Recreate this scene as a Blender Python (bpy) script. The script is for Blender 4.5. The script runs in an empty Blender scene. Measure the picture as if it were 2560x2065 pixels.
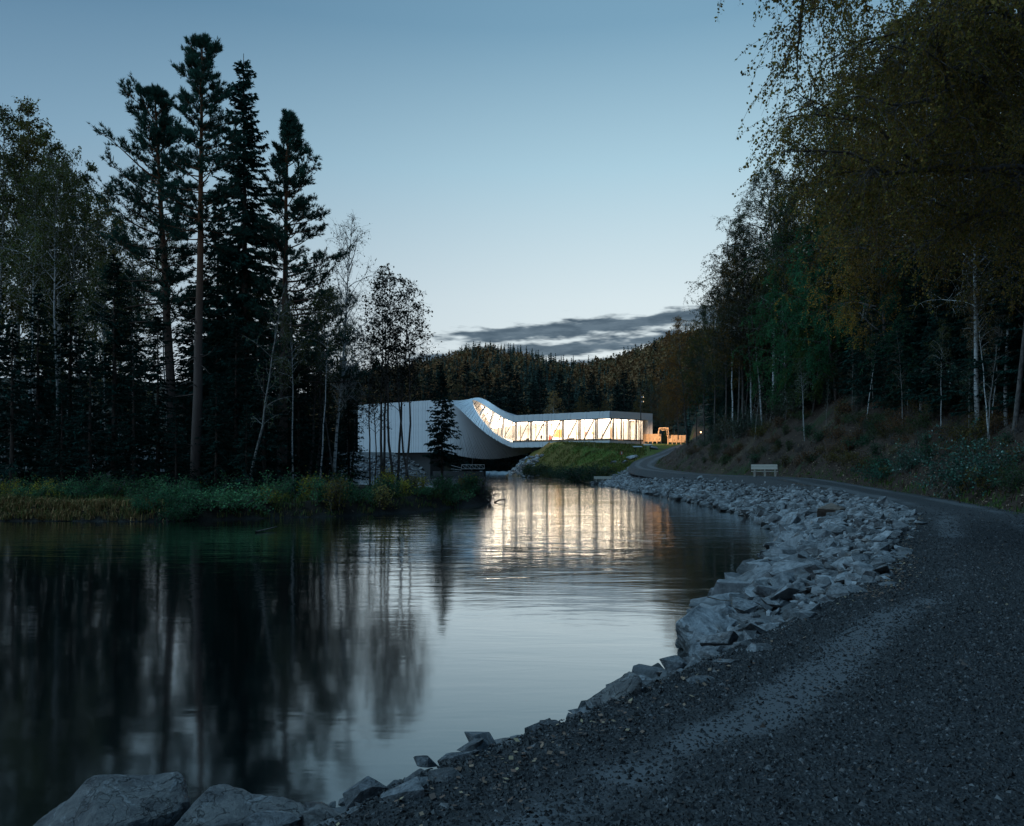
import bpy, bmesh, math, random
import numpy as np
from mathutils import Vector, Matrix

# ------------------------------------------------------------------ camera, sky, sun, exposure
SC = bpy.context.scene
COL = SC.collection
FPX, HOR, EYE = 1990.0, 1160.0, 2.6          # focal length and horizon in the 2560 px photograph, eye height over the river
cd = bpy.data.cameras.new('camera'); CAM = bpy.data.objects.new('camera', cd); COL.objects.link(CAM)
cd.sensor_width = 36.0; cd.lens = 36.0 * FPX / 2560.0
cd.shift_y = (HOR - 2065 / 2) / 2560.0
cd.clip_start = 0.05; cd.clip_end = 4000
CAM.location = (0, 0, EYE); CAM.rotation_euler = (math.radians(90), 0, 0)
SC.camera = CAM
SC.view_settings.view_transform = 'Standard'; SC.view_settings.look = 'None'
SC.view_settings.exposure = 0.0; SC.view_settings.gamma = 1.0
SC.view_settings.use_curve_mapping = False
SC.render.engine = 'CYCLES'
SC.cycles.use_denoising = True
SC.cycles.max_bounces = 4; SC.cycles.diffuse_bounces = 2; SC.cycles.glossy_bounces = 2
SC.cycles.transparent_max_bounces = 12; SC.cycles.sample_clamp_indirect = 6.0
SC.cycles.caustics_reflective = False; SC.cycles.caustics_refractive = False

class NT:
    """small helper to write node trees"""
    def __init__(s, tree): s.t = tree; s.n = tree.nodes; s.l = tree.links
    def add(s, typ, ins=None, **kw):
        nd = s.n.new(typ)
        for k, v in kw.items(): setattr(nd, k, v)
        for k, v in (ins or {}).items(): s.set(nd, k, v)
        return nd
    def set(s, nd, k, v):
        sock = nd.inputs[k]
        if isinstance(v, bpy.types.NodeSocket): s.l.new(v, sock)
        elif isinstance(v, bpy.types.Node): s.l.new(v.outputs[0], sock)
        else: sock.default_value = v
    def math(s, op, a, b=0.0, c=None, clamp=False):
        ins = {0: a, 1: b}
        if c is not None: ins[2] = c
        return s.add('ShaderNodeMath', ins, operation=op, use_clamp=clamp).outputs[0]
    def mix(s, f, a, b, typ='RGBA', blend='MIX'):
        nd = s.add('ShaderNodeMix', data_type=typ)
        if typ == 'RGBA':
            nd.blend_type = blend
            s.set(nd, 0, f); s.set(nd, 6, a); s.set(nd, 7, b); return nd.outputs[2]
        s.set(nd, 0, f); s.set(nd, 2, a); s.set(nd, 3, b); return nd.outputs[0]
    def ramp(s, f, stops, interp='LINEAR'):
        nd = s.add('ShaderNodeValToRGB', {0: f}); cr = nd.color_ramp; cr.interpolation = interp
        while len(cr.elements) < len(stops): cr.elements.new(0.5)
        for e, (p, c) in zip(cr.elements, stops):
            e.position = p; e.color = (*c, 1) if len(c) == 3 else c
        return nd.outputs[0]
    def noise(s, vec, scale, detail=3.0, rough=0.55, dist=0.0):
        return s.add('ShaderNodeTexNoise', {'Vector': vec, 'Scale': scale, 'Detail': detail, 'Roughness': rough, 'Distortion': dist}).outputs[0]
    def maprange(s, v, a, b, c, d, smooth=True):
        return s.add('ShaderNodeMapRange', {0: v, 1: a, 2: b, 3: c, 4: d}, interpolation_type='SMOOTHSTEP' if smooth else 'LINEAR').outputs[0]

SUN_EL, SUN_AZ = math.radians(4.0), math.radians(10.0)      # the sun has just gone behind the hills ahead
W = bpy.data.worlds.new('World'); SC.world = W; W.use_nodes = True
w = NT(W.node_tree); w.n.clear()
sky = w.add('ShaderNodeTexSky', sky_type='NISHITA', sun_disc=False, sun_elevation=math.radians(2.0), sun_rotation=math.radians(200),
            air_density=1.0, dust_density=0.6, ozone_density=3.0)
tc = w.add('ShaderNodeTexCoord')
sep = w.add('ShaderNodeSeparateXYZ', {0: tc.outputs['Generated']})
el = w.math('MAXIMUM', sep.outputs[2], 0.0)
az = w.math('ARCTAN2', sep.outputs[0], sep.outputs[1])
grad = w.ramp(el, [(0.0, (0.79, 0.835, 0.845)), (0.12, (0.735, 0.815, 0.85)), (0.20, (0.65, 0.765, 0.825)), (0.346, (0.39, 0.59, 0.715)),
                   (0.48, (0.185, 0.35, 0.495)), (0.75, (0.075, 0.19, 0.33)), (1.0, (0.05, 0.16, 0.30))])
# brighter towards the afterglow ahead, deeper blue to the sides and behind
glow = w.maprange(w.math('ABSOLUTE', w.math('SUBTRACT', az, 0.22)), 0.0, 1.0, 1.0, 0.0)
grad = w.mix(1.0, grad, w.mix(glow, (0.50, 0.58, 0.67, 1), (1.09, 1.08, 1.055, 1)), blend='MULTIPLY')
# low bands of dusk cloud near the horizon, coming round in patches
cv = w.add('ShaderNodeCombineXYZ', {0: w.math('MULTIPLY', az, 22.0), 1: w.math('MULTIPLY', el, 110.0), 2: 3.1})
cn = w.noise(cv, 1.0, 3.0, 0.6, 0.0)
e2 = w.math('SUBTRACT', el, w.math('MULTIPLY', w.math('SUBTRACT', az, 0.12), 0.075))
def band(c, wd):
    q = w.math('DIVIDE', w.math('SUBTRACT', e2, c), wd)
    return w.math('POWER', 2.718, w.math('MULTIPLY', w.math('MULTIPLY', q, q), -1.0))
gate1 = w.maprange(w.math('COSINE', w.math('MULTIPLY', w.math('SUBTRACT', az, 0.17), 4.0)), 0.10, 0.85, 0.0, 1.0)
gate2 = w.maprange(w.math('COSINE', w.math('MULTIPLY', w.math('SUBTRACT', az, 0.10), 4.4)), 0.10, 0.85, 0.0, 1.0)
b1 = w.math('MULTIPLY', band(0.1705, 0.0115), gate1)
b2 = w.math('MULTIPLY', band(0.1465, 0.0098), gate2)
b3 = w.math('MULTIPLY', band(0.128, 0.0055), 0.8)
bb = w.math('ADD', w.math('ADD', b1, b2), b3)
cm = w.maprange(w.math('ADD', w.math('MULTIPLY', bb, 0.80), w.math('MULTIPLY', cn, 1.4)), 0.94, 1.36, 0.0, 1.0)
ccol = w.mix(w.maprange(cn, 0.7, 0.4, 0.0, 1.0), (0.075, 0.115, 0.155, 1), (0.135, 0.19, 0.24, 1))
cm = w.math('MULTIPLY', cm, w.maprange(el, 0.195, 0.215, 1.0, 0.0))
skyc = w.mix(cm, grad, ccol)
nis = w.mix(1.0, sky.outputs[0], (0.10, 0.10, 0.10, 1), blend='MULTIPLY')
fin = w.mix(0.03, skyc, nis)
W.cycles.sampling_method = 'MANUAL'; W.cycles.sample_map_resolution = 512
bg = w.add('ShaderNodeBackground', {'Color': fin, 'Strength': 1.0})
w.l.new(bg.outputs[0], w.add('ShaderNodeOutputWorld').inputs[0])

sl = bpy.data.lights.new('sun', 'SUN'); sl.energy = 1.5; sl.angle = math.radians(30); sl.color = (0.42, 0.75, 1.0)
so = bpy.data.objects.new('sun', sl); COL.objects.link(so)
so.rotation_euler = (Vector((-0.62, -0.12, 1.0))).to_track_quat('Z', 'Y').to_euler(); so.location = (0, 0, 80)

# ------------------------------------------------------------------ mesh helpers
def A(*v): return np.array(v, float)
def nrm(v): return v / np.maximum(np.linalg.norm(v, axis=-1, keepdims=True), 1e-9)

class MB:
    """collects vertices and polygons (3 or 4 corners)"""
    def __init__(s): s.v = []; s.p = []; s.c = []; s.n = 0; s.m = []
    def add(s, V, F, col=None, mi=0):
        V = np.asarray(V, float).reshape(-1, 3); F = np.asarray(F, int)
        s.v.append(V); s.p.append(F + s.n); s.n += len(V); s.m.append(np.full(len(F), mi))
        if col is not None: s.c.append(np.broadcast_to(np.asarray(col, float), (len(V), 3)))
        return s
    def box(s, lo, hi, col=None, mi=0):
        x0, y0, z0 = lo; x1, y1, z1 = hi
        V = [(x0, y0, z0), (x1, y0, z0), (x1, y1, z0), (x0, y1, z0), (x0, y0, z1), (x1, y0, z1), (x1, y1, z1), (x0, y1, z1)]
        return s.add(V, BOXF, col, mi)
    def hexa(s, V8, col=None, mi=0): return s.add(V8, BOXF, col, mi)
    def bar(s, p, q, wd, ht, up=(0, 0, 1), col=None, mi=0):
        p = A(*p); q = A(*q); d = nrm(q - p); u = A(*up)
        sd = np.cross(d, u)
        if np.linalg.norm(sd) < 1e-4: sd = np.cross(d, A(1, 0, 0))
        sd = nrm(sd); u = np.cross(sd, d)
        a = sd * wd / 2; b = u * ht / 2
        return s.add([p - a - b, p + a - b, q + a - b, q - a - b, p - a + b, p + a + b, q + a + b, q - a + b], BOXF, col, mi)
    def tube(s, P, R, n=6, cap=True, col=None, mi=0):
        P = np.asarray(P, float); R = np.broadcast_to(np.asarray(R, float), (len(P),))
        T = nrm(np.gradient(P, axis=0)); ref = A(0, 0, 1) if abs(T[0, 2]) < 0.9 else A(1, 0, 0)
        X = nrm(np.cross(T, ref)); Y = np.cross(T, X)
        an = np.arange(n) * 2 * np.pi / n
        V = P[:, None] + R[:, None, None] * (X[:, None] * np.cos(an)[None, :, None] + Y[:, None] * np.sin(an)[None, :, None])
        k = len(P); i = np.arange(k - 1)[:, None] * n; j = np.arange(n)[None]; j2 = (j + 1) % n
        F = np.stack([i + j, i + j2, i + n + j2, i + n + j], -1).reshape(-1, 4)
        s.add(V.reshape(-1, 3), F, col, mi)
        if cap and n == 4: pass
        return s
    def build(s, name, mat, parent=None, smooth=False, off=None):
        return link(name, s.mesh(name, mat, smooth, off), parent)
    def mesh(s, name, mat, smooth=False, off=None):
        V = np.concatenate(s.v) if s.v else np.zeros((0, 3))
        if off is not None: V = V - np.asarray(off)
        me = bpy.data.meshes.new(name)
        me.vertices.add(len(V)); me.vertices.foreach_set('co', V.ravel().astype(np.float32))
        tot = np.concatenate([np.full(len(f), f.shape[1]) for f in s.p if len(f)])
        lp = np.concatenate([f.ravel() for f in s.p if len(f)])
        st = np.concatenate([[0], np.cumsum(tot)[:-1]])
        me.loops.add(len(lp)); me.loops.foreach_set('vertex_index', lp.astype(np.int32))
        me.polygons.add(len(tot)); me.polygons.foreach_set('loop_start', st.astype(np.int32))
        try: me.polygons.foreach_set('loop_total', tot.astype(np.int32))
        except Exception: pass
        mats = mat if isinstance(mat, (list, tuple)) else [mat]
        for m in mats: me.materials.append(m)
        if len(mats) > 1: me.polygons.foreach_set('material_index', np.concatenate(s.m).astype(np.int32))
        me.polygons.foreach_set('use_smooth', np.full(len(tot), bool(smooth)))
        if s.c:
            C = np.concatenate(s.c); at = me.color_attributes.new('Col', 'FLOAT_COLOR', 'POINT')
            at.data.foreach_set('color', np.concatenate([C, np.ones((len(C), 1))], 1).ravel().astype(np.float32))
        me.update(calc_edges=True)
        return me
BOXF = [[0, 3, 2, 1], [4, 5, 6, 7], [0, 1, 5, 4], [1, 2, 6, 5], [2, 3, 7, 6], [3, 0, 4, 7]]

def link(name, me, parent=None):
    o = bpy.data.objects.new(name, me); COL.objects.link(o)
    if parent is not None: o.parent = parent
    return o
def tag(o, label=None, cat=None, group=None, kind=None):
    if label: o['label'] = label
    if cat: o['category'] = cat
    if group: o['group'] = group
    if kind: o['kind'] = kind
    return o
def thing(name, label, cat, loc=(0, 0, 0), rot=(0, 0, 0), group=None, scale=1.0):
    o = bpy.data.objects.new(name, None); COL.objects.link(o)
    o.location = loc; o.rotation_euler = rot; o.scale = (scale,) * 3 if np.isscalar(scale) else scale
    o.empty_display_size = 0.3
    return tag(o, label, cat, group)

def hash3(i, j, k, seed=0):
    h = (i * 374761393 + j * 668265263 + k * 2147483647 + seed * 1274126177) & 0xFFFFFFFF
    h = ((h ^ (h >> 13)) * 1274126177) & 0xFFFFFFFF
    return ((h ^ (h >> 16)) & 0xFFFF) / 65535.0
def vnoise(P, seed=0):
    P = np.asarray(P, float); I = np.floor(P).astype(np.int64); f = P - I; f = f * f * (3 - 2 * f)
    r = 0
    for a in (0, 1):
        for b in (0, 1):
            for c in (0, 1):
                wgt = (f[..., 0] if a else 1 - f[..., 0]) * (f[..., 1] if b else 1 - f[..., 1]) * (f[..., 2] if c else 1 - f[..., 2])
                r = r + wgt * hash3(I[..., 0] + a, I[..., 1] + b, I[..., 2] + c, seed)
    return r
def fbm(P, oct=4, seed=0):
    P = np.asarray(P, float); r = 0; a = 0.5
    for o in range(oct):
        r = r + a * (vnoise(P, seed + o) - 0.5); P = P * 2.03 + 7.7; a *= 0.5
    return r
def fbm2(x, y, sc, oct=4, seed=0):
    return fbm(np.stack([np.asarray(x) * sc, np.asarray(y) * sc, np.full_like(np.asarray(x, float), 0.37)], -1), oct, seed)

# ------------------------------------------------------------------ materials
def mat(name):
    m = bpy.data.materials.new(name); m.use_nodes = True
    t = NT(m.node_tree); t.n.clear(); t.out = t.add('ShaderNodeOutputMaterial')
    return m, t
def principled(t, **kw):
    b = t.add('ShaderNodeBsdfPrincipled', {k.replace('_', ' '): v for k, v in kw.items()})
    t.l.new(b.outputs[0], t.out.inputs[0]); return b
def bump(t, h, strength, dist=0.02):
    return t.add('ShaderNodeBump', {'Height': h, 'Strength': strength, 'Distance': dist}).outputs[0]
def objco(t): return t.add('ShaderNodeTexCoord').outputs['Object']
def geopos(t): return t.add('ShaderNodeNewGeometry').outputs['Position']

def make_foliage(name, gloss=0.5, trans=0.48, var=0.55):
    m, t = mat(name)
    oi = t.add('ShaderNodeObjectInfo'); g = t.add('ShaderNodeNewGeometry')
    rnd = g.outputs['Random Per Island']
    k = t.math('MULTIPLY_ADD', rnd, var * 2, 1 - var)
    big = t.math('MULTIPLY_ADD', t.noise(g.outputs['Position'], 0.6, 0.0), 1.1, 0.45)
    kk = t.math('MULTIPLY', k, big); k2 = t.math('MULTIPLY', kk, t.math('MULTIPLY_ADD', t.math('FRACT', t.math('MULTIPLY', rnd, 17.0)), 0.5, 0.8))
    hs = t.mix(1.0, oi.outputs['Color'], t.add('ShaderNodeCombineColor', {0: k2, 1: kk, 2: kk}), blend='MULTIPLY')
    b = t.add('ShaderNodeBsdfPrincipled', {'Base Color': hs, 'Roughness': gloss, 'Specular IOR Level': 0.35}) if gloss < 0.4 else t.add('ShaderNodeBsdfDiffuse', {'Color': hs})
    tr = t.add('ShaderNodeBsdfTranslucent', {'Color': hs})
    ms = t.add('ShaderNodeMixShader', {0: trans, 1: b.outputs[0], 2: tr.outputs[0]})
    t.l.new(ms.outputs[0], t.out.inputs[0])
    return m
M = {}
M['leaf'] = make_foliage('leaf'); M['needle'] = make_foliage('needle', 0.55, 0.12, 0.45); M['glossy_leaf'] = make_foliage('glossy_leaf', 0.3, 0.2)

def make_bark(name, c1, c2, zs=1.0, scale=6.0, mode='plain'):
    m, t = mat(name); co = objco(t)
    mp = t.add('ShaderNodeMapping', {'Vector': co, 'Scale': (scale, scale, scale * zs)}).outputs[0]
    n = t.noise(mp, 1.0, 5.0, 0.65, 0.5)
    if mode == 'birch':
        sp = t.add('ShaderNodeSeparateXYZ', {0: co})
        m2 = t.add('ShaderNodeMapping', {'Vector': co, 'Scale': (3.0, 3.0, 10.0)}).outputs[0]
        f = t.maprange(t.noise(m2, 1.0, 4.0, 0.6), 0.52, 0.62, 0.0, 1.0)
        low = t.maprange(sp.outputs[2], 0.3, 2.2, 0.45, 0.0)
        f = t.math('MAXIMUM', f, low)
        up = t.maprange(sp.outputs[2], 9.0, 15.0, 0.0, 0.7)
        f = t.math('MAXIMUM', f, up)
        c = t.mix(f, (*c1, 1), (*c2, 1))
    elif mode == 'pine':
        sp = t.add('ShaderNodeSeparateXYZ', {0: co})
        up = t.maprange(sp.outputs[2], 5.0, 14.0, 0.0, 1.0)
        c = t.mix(n, (*c1, 1), (*c2, 1))
        c = t.mix(up, c, t.mix(n, (0.17, 0.075, 0.035, 1), (0.09, 0.045, 0.025, 1)))
    else:
        c = t.mix(t.maprange(n, 0.35, 0.65, 0.0, 1.0), (*c1, 1), (*c2, 1))
    principled(t, Base_Color=c, Roughness=0.85, Specular_IOR_Level=0.2, Normal=bump(t, n, 0.6, 0.03))
    return m
M['bark_pine'] = make_bark('bark_pine', (0.16, 0.12, 0.105), (0.075, 0.058, 0.05), 0.3, 8, 'pine')
M['bark_spruce'] = make_bark('bark_spruce', (0.09, 0.07, 0.058), (0.04, 0.032, 0.028), 0.4, 9)
M['bark_birch'] = make_bark('bark_birch', (0.55, 0.55, 0.54), (0.07, 0.065, 0.06), 1, 6, 'birch')
M['bark_alder'] = make_bark('bark_alder', (0.15, 0.13, 0.12), (0.06, 0.052, 0.048), 0.5, 8)
M['bark_grey'] = make_bark('bark_grey', (0.30, 0.29, 0.27), (0.13, 0.12, 0.11), 0.6, 7)
M['dead_wood'] = make_bark('dead_wood', (0.16, 0.14, 0.12), (0.06, 0.05, 0.045), 0.6, 10)

def make_rock(name, c1, c2, rust=0.35):
    m, t = mat(name); co = objco(t); oi = t.add('ShaderNodeObjectInfo')
    n1 = t.noise(co, 3.0, 6.0, 0.65, 0.6); n2 = t.noise(co, 14.0, 5.0, 0.7, 0.3)
    st = t.noise(t.add('ShaderNodeMapping', {'Vector': co, 'Scale': (2.0, 2.0, 12.0), 'Rotation': (0.5, 0.3, 0)}).outputs[0], 1.6, 5.0, 0.6, 1.2)
    c = t.mix(t.maprange(n1, 0.3, 0.7, 0.0, 1.0), (*c1, 1), (*c2, 1))
    c = t.mix(t.math('MULTIPLY', t.maprange(st, 0.5, 0.68, 0.0, 1.0), 0.4), c, (c1[0] * 1.5, c1[1] * 1.5, c1[2] * 1.5, 1))
    c = t.mix(t.math('MULTIPLY', t.maprange(n2, 0.55, 0.75, 0.0, 1.0), 0.45), c, (0.06, 0.06, 0.062, 1))
    c = t.mix(t.math('MULTIPLY', t.maprange(t.noise(co, 1.7, 4.0, 0.6), 0.56, 0.72, 0.0, 1.0), rust), c, (0.20, 0.135, 0.09, 1))
    isl = t.add('ShaderNodeTexWhiteNoise', {'W': t.math('ADD', t.add('ShaderNodeNewGeometry').outputs['Random Per Island'], oi.outputs['Random'])}, noise_dimensions='1D').outputs[0]
    k = t.math('MULTIPLY_ADD', isl, 0.95, 0.5)
    c = t.mix(1.0, c, t.add('ShaderNodeCombineColor', {0: k, 1: k, 2: k}), blend='MULTIPLY')
    wet = t.maprange(t.math('ADD', t.add('ShaderNodeSeparateXYZ', {0: geopos(t)}).outputs[2], t.math('MULTIPLY', t.math('SUBTRACT', n1, 0.5), 0.25)), 0.02, 0.22, 1.0, 0.0)
    c = t.mix(t.math('MULTIPLY', wet, 0.72), c, (0.018, 0.019, 0.018, 1))
    h = t.math('ADD', n1, t.math('MULTIPLY', n2, 0.5))
    principled(t, Base_Color=c, Roughness=t.math('MULTIPLY_ADD', wet, -0.4, 0.72), Specular_IOR_Level=0.35, Normal=bump(t, h, 1.0, 0.07))
    return m
M['rock'] = make_rock('rock', (0.28, 0.285, 0.295), (0.07, 0.075, 0.08), 0.32)
def make_boulder(name, c1, c2):
    m, t = mat(name); co = objco(t)
    wv = t.noise(t.add('ShaderNodeMapping', {'Vector': co, 'Scale': (3.0, 3.0, 16.0), 'Rotation': (0.35, 0.5, 0.2)}).outputs[0], 1.0, 7.0, 0.72, 1.5)
    n1 = t.noise(co, 5.0, 8.0, 0.72, 0.6); n2 = t.noise(co, 45.0, 6.0, 0.8, 0.2)
    cr = t.add('ShaderNodeTexVoronoi', {'Vector': t.add('ShaderNodeVectorMath', {0: co, 1: t.add('ShaderNodeTexNoise', {'Vector': co, 'Scale': 4.0, 'Detail': 4.0}).outputs['Color']}, operation='ADD').outputs[0], 'Scale': 3.6}, feature='DISTANCE_TO_EDGE').outputs['Distance']
    crack = t.maprange(cr, 0.0, 0.035, 1.0, 0.0)
    c = t.mix(t.maprange(n1, 0.35, 0.65, 0, 1), (*c1, 1), (*c2, 1))
    c = t.mix(t.math('MULTIPLY', t.maprange(wv, 0.52, 0.64, 0, 1), 0.6), c, (0.42, 0.43, 0.44, 1))
    c = t.mix(t.math('MULTIPLY', t.maprange(n1, 0.55, 0.7, 0, 1), 0.5), c, (0.17, 0.115, 0.085, 1))
    c = t.mix(t.math('MULTIPLY', t.maprange(n2, 0.5, 0.7, 0, 1), 0.6), c, (0.028, 0.028, 0.03, 1))
    c = t.mix(t.math('MULTIPLY', crack, 0.6), c, (0.012, 0.012, 0.013, 1))
    wet = t.maprange(t.math('ADD', t.add('ShaderNodeSeparateXYZ', {0: geopos(t)}).outputs[2], t.math('MULTIPLY', t.math('SUBTRACT', n1, 0.5), 0.25)), 0.05, 0.28, 1.0, 0.0)
    c = t.mix(t.math('MULTIPLY', wet, 0.75), c, (0.012, 0.013, 0.013, 1))
    h = t.math('SUBTRACT', t.math('ADD', t.math('ADD', n1, t.math('MULTIPLY', wv, 0.8)), t.math('MULTIPLY', n2, 0.45)), t.math('MULTIPLY', crack, 0.35))
    principled(t, Base_Color=c, Roughness=0.65, Specular_IOR_Level=0.4, Normal=bump(t, h, 1.0, 0.05)); return m
M['boulder'] = make_boulder('boulder', (0.24, 0.23, 0.22), (0.11, 0.11, 0.115))
M['rock_rusty'] = make_rock('rock_rusty', (0.27, 0.20, 0.155), (0.16, 0.12, 0.10), 0.8)
M['rock_dark'] = make_rock('rock_dark', (0.17, 0.165, 0.165), (0.085, 0.085, 0.09), 0.3)

def make_vcol(name, rough=0.9, nscale=2.2, nstr=0.5, bs=0.5, bd=0.06, spec=0.15):
    m, t = mat(name)
    at = t.add('ShaderNodeAttribute', attribute_name='Col'); p = geopos(t)
    n = t.noise(p, nscale, 6.0, 0.7, 0.4); n2 = t.noise(p, nscale * 9, 3.0, 0.7)
    k = t.math('MULTIPLY_ADD', t.math('ADD', n, t.math('MULTIPLY', n2, 0.6)), nstr * 2, 1 - nstr * 1.6)
    c = t.mix(1.0, at.outputs[0], t.add('ShaderNodeCombineColor', {0: k, 1: k, 2: k}), blend='MULTIPLY')
    principled(t, Base_Color=c, Roughness=rough, Specular_IOR_Level=spec, Normal=bump(t, t.math('ADD', n, n2), bs, bd))
    return m
M['ground'] = make_vcol('ground', nscale=1.3, bs=0.7, bd=0.12)
M['foliage_vcol'] = make_vcol('foliage_vcol', nscale=0.5, nstr=0.35, bs=0.0)
M['blade'] = make_vcol('blade', nscale=0.8, nstr=0.35, bs=0.0)

def make_plain(name, c, rough=0.6, metal=0.0, noise=0.25, nscale=6.0, spec=0.4, bs=0.1, stretch=(1, 1, 1)):
    m, t = mat(name); co = t.add('ShaderNodeMapping', {'Vector': objco(t), 'Scale': stretch}).outputs[0]
    n = t.noise(co, nscale, 5.0, 0.65, 0.3)
    c2 = tuple(v * (1 - noise) for v in c); c1 = tuple(min(1, v * (1 + noise * 0.6)) for v in c)
    principled(t, Base_Color=t.mix(n, (*c1, 1), (*c2, 1)), Roughness=rough, Metallic=metal, Specular_IOR_Level=spec, Normal=bump(t, n, bs, 0.01))
    return m
M['aluminium'] = make_plain('aluminium', (0.68, 0.71, 0.74), 0.45, 0.10, 0.12, 0.8)
M['white_plaster'] = make_plain('white_plaster', (0.82, 0.79, 0.75), 0.8, 0, 0.04, 1.0)
M['white_steel'] = make_plain('white_steel', (0.76, 0.73, 0.69), 0.5, 0, 0.08, 2.0)
M['dark_metal'] = make_plain('dark_metal', (0.035, 0.037, 0.04), 0.5, 0.3, 0.2, 4)
M['black'] = make_plain('black', (0.015, 0.015, 0.016), 0.7, 0, 0.2, 8)
M['concrete'] = make_plain('concrete', (0.06, 0.06, 0.06), 0.85, 0, 0.3, 1.5)
M['pale_wood'] = make_plain('pale_wood', (0.50, 0.46, 0.40), 0.7, 0, 0.25, 3.0, 0.3, 0.3, (1, 8, 8))
M['orange_wood'] = make_plain('orange_wood', (0.46, 0.33, 0.21), 0.7, 0, 0.3, 2.5, 0.3, 0.3, (6, 6, 1))
M['oak_floor'] = make_plain('oak_floor', (0.52, 0.40, 0.28), 0.5, 0, 0.15, 2.0)
M['grey_steel'] = make_plain('grey_steel', (0.40, 0.42, 0.43), 0.5, 0.4, 0.2, 3.0)
M['red_paint'] = make_plain('red_paint', (0.45, 0.08, 0.05), 0.5)
M['white_paint'] = make_plain('white_paint', (0.75, 0.74, 0.72), 0.5)
M['cloth'] = make_plain('cloth', (0.02, 0.02, 0.025), 0.9, 0, 0.3, 10)

def make_emit(name, c, s):
    m, t = mat(name); e = t.add('ShaderNodeEmission', {'Color': (*c, 1), 'Strength': s}); t.l.new(e.outputs[0], t.out.inputs[0]); return m
M['gallery_light'] = make_emit('gallery_light', (1.0, 0.80, 0.60), 12.0)
M['lamp_glow'] = make_emit('lamp_glow', (1.0, 0.62, 0.30), 6.0)

m, t = mat('glass'); gl = t.add('ShaderNodeBsdfGlossy', {'Color': (0.9, 0.95, 1, 1), 'Roughness': 0.01}); tr = t.add('ShaderNodeBsdfTransparent', {'Color': (0.97, 0.97, 0.96, 1)})
fr = t.add('ShaderNodeFresnel', {'IOR': 1.3}); t.l.new(t.add('ShaderNodeMixShader', {0: fr.outputs[0], 1: tr.outputs[0], 2: gl.outputs[0]}).outputs[0], t.out.inputs[0]); M['glass'] = m

m, t = mat('river_water'); p = geopos(t)
def ripple(sx, sy, dist, rot=0.0):
    return t.noise(t.add('ShaderNodeMapping', {'Vector': p, 'Scale': (sx, sy, 1), 'Rotation': (0, 0, rot)}).outputs[0], 1.0, 3.0, 0.55, dist)
sp = t.add('ShaderNodeSeparateXYZ', {0: p})
dist = t.add('ShaderNodeVectorMath', {0: p}, operation='LENGTH').outputs['Value']
h = t.math('ADD', t.math('MULTIPLY', ripple(0.35, 1.1, 0.6, 0.1), 0.9), t.math('MULTIPLY', ripple(1.3, 4.0, 0.4, -0.12), 0.28))
calm = t.noise(t.add('ShaderNodeMapping', {'Vector': p, 'Scale': (0.05, 0.10, 1)}).outputs[0], 1.0, 2.0, 0.5, 0.5)
amp = t.math('MULTIPLY', t.maprange(calm, 0.35, 0.65, 0.55, 1.15), t.maprange(dist, 7.0, 34.0, 0.10, 1.0))
nb = t.add('ShaderNodeBump', {'Height': t.math('MULTIPLY', h, amp), 'Strength': 1.0, 'Distance': 0.031}).outputs[0]
wf = t.math('MULTIPLY', t.add('ShaderNodeFresnel', {'IOR': 1.55, 'Normal': nb}).outputs[0], 1.95, clamp=True)
wg = t.add('ShaderNodeBsdfGlossy', {'Color': (0.93, 0.98, 1.0, 1), 'Roughness': 0.075, 'Normal': nb}); wb = t.add('ShaderNodeBsdfDiffuse', {'Color': (0.002, 0.004, 0.0045, 1)})
t.l.new(t.add('ShaderNodeMixShader', {0: wf, 1: wb.outputs[0], 2: wg.outputs[0]}).outputs[0], t.out.inputs[0]); M['water'] = m

m, t = mat('white_water'); n = t.noise(t.add('ShaderNodeMapping', {'Vector': geopos(t), 'Scale': (0.5, 2.5, 1)}).outputs[0], 1.0, 5.0, 0.65)
principled(t, Base_Color=t.mix(t.maprange(n, 0.35, 0.7, 0, 1), (0.18, 0.22, 0.25, 1), (0.75, 0.8, 0.82, 1)), Roughness=0.5); M['foam'] = m

m, t = mat('gravel_path'); p = geopos(t); at = t.add('ShaderNodeAttribute', attribute_name='Col')
sm = t.add('ShaderNodeSeparateXYZ', {0: at.outputs['Vector']}).outputs[0]      # compacted, sandy wheel-track patches
vo = t.add('ShaderNodeTexVoronoi', {'Vector': p, 'Scale': 42.0}); vo2 = t.add('ShaderNodeTexVoronoi', {'Vector': p, 'Scale': 17.0})
n = t.noise(p, 3.0, 6.0, 0.7); n9 = t.noise(p, 60.0, 4.0, 0.8)
sc = t.add('ShaderNodeSeparateColor', {0: vo.outputs['Color']}).outputs[0]
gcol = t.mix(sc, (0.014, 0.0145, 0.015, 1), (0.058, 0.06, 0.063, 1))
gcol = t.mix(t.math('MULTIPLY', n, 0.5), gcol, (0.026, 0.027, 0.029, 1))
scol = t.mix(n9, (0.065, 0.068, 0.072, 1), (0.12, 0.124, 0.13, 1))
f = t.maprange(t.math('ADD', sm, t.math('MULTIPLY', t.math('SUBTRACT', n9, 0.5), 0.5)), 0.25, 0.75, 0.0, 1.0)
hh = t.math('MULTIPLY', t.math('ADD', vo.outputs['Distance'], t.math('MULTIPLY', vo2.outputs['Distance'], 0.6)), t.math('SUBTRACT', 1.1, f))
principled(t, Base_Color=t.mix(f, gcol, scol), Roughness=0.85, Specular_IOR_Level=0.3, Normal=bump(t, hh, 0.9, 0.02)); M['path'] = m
m, t = mat('gravel_stone'); g = t.add('ShaderNodeNewGeometry'); r = g.outputs['Random Per Island']
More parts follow.
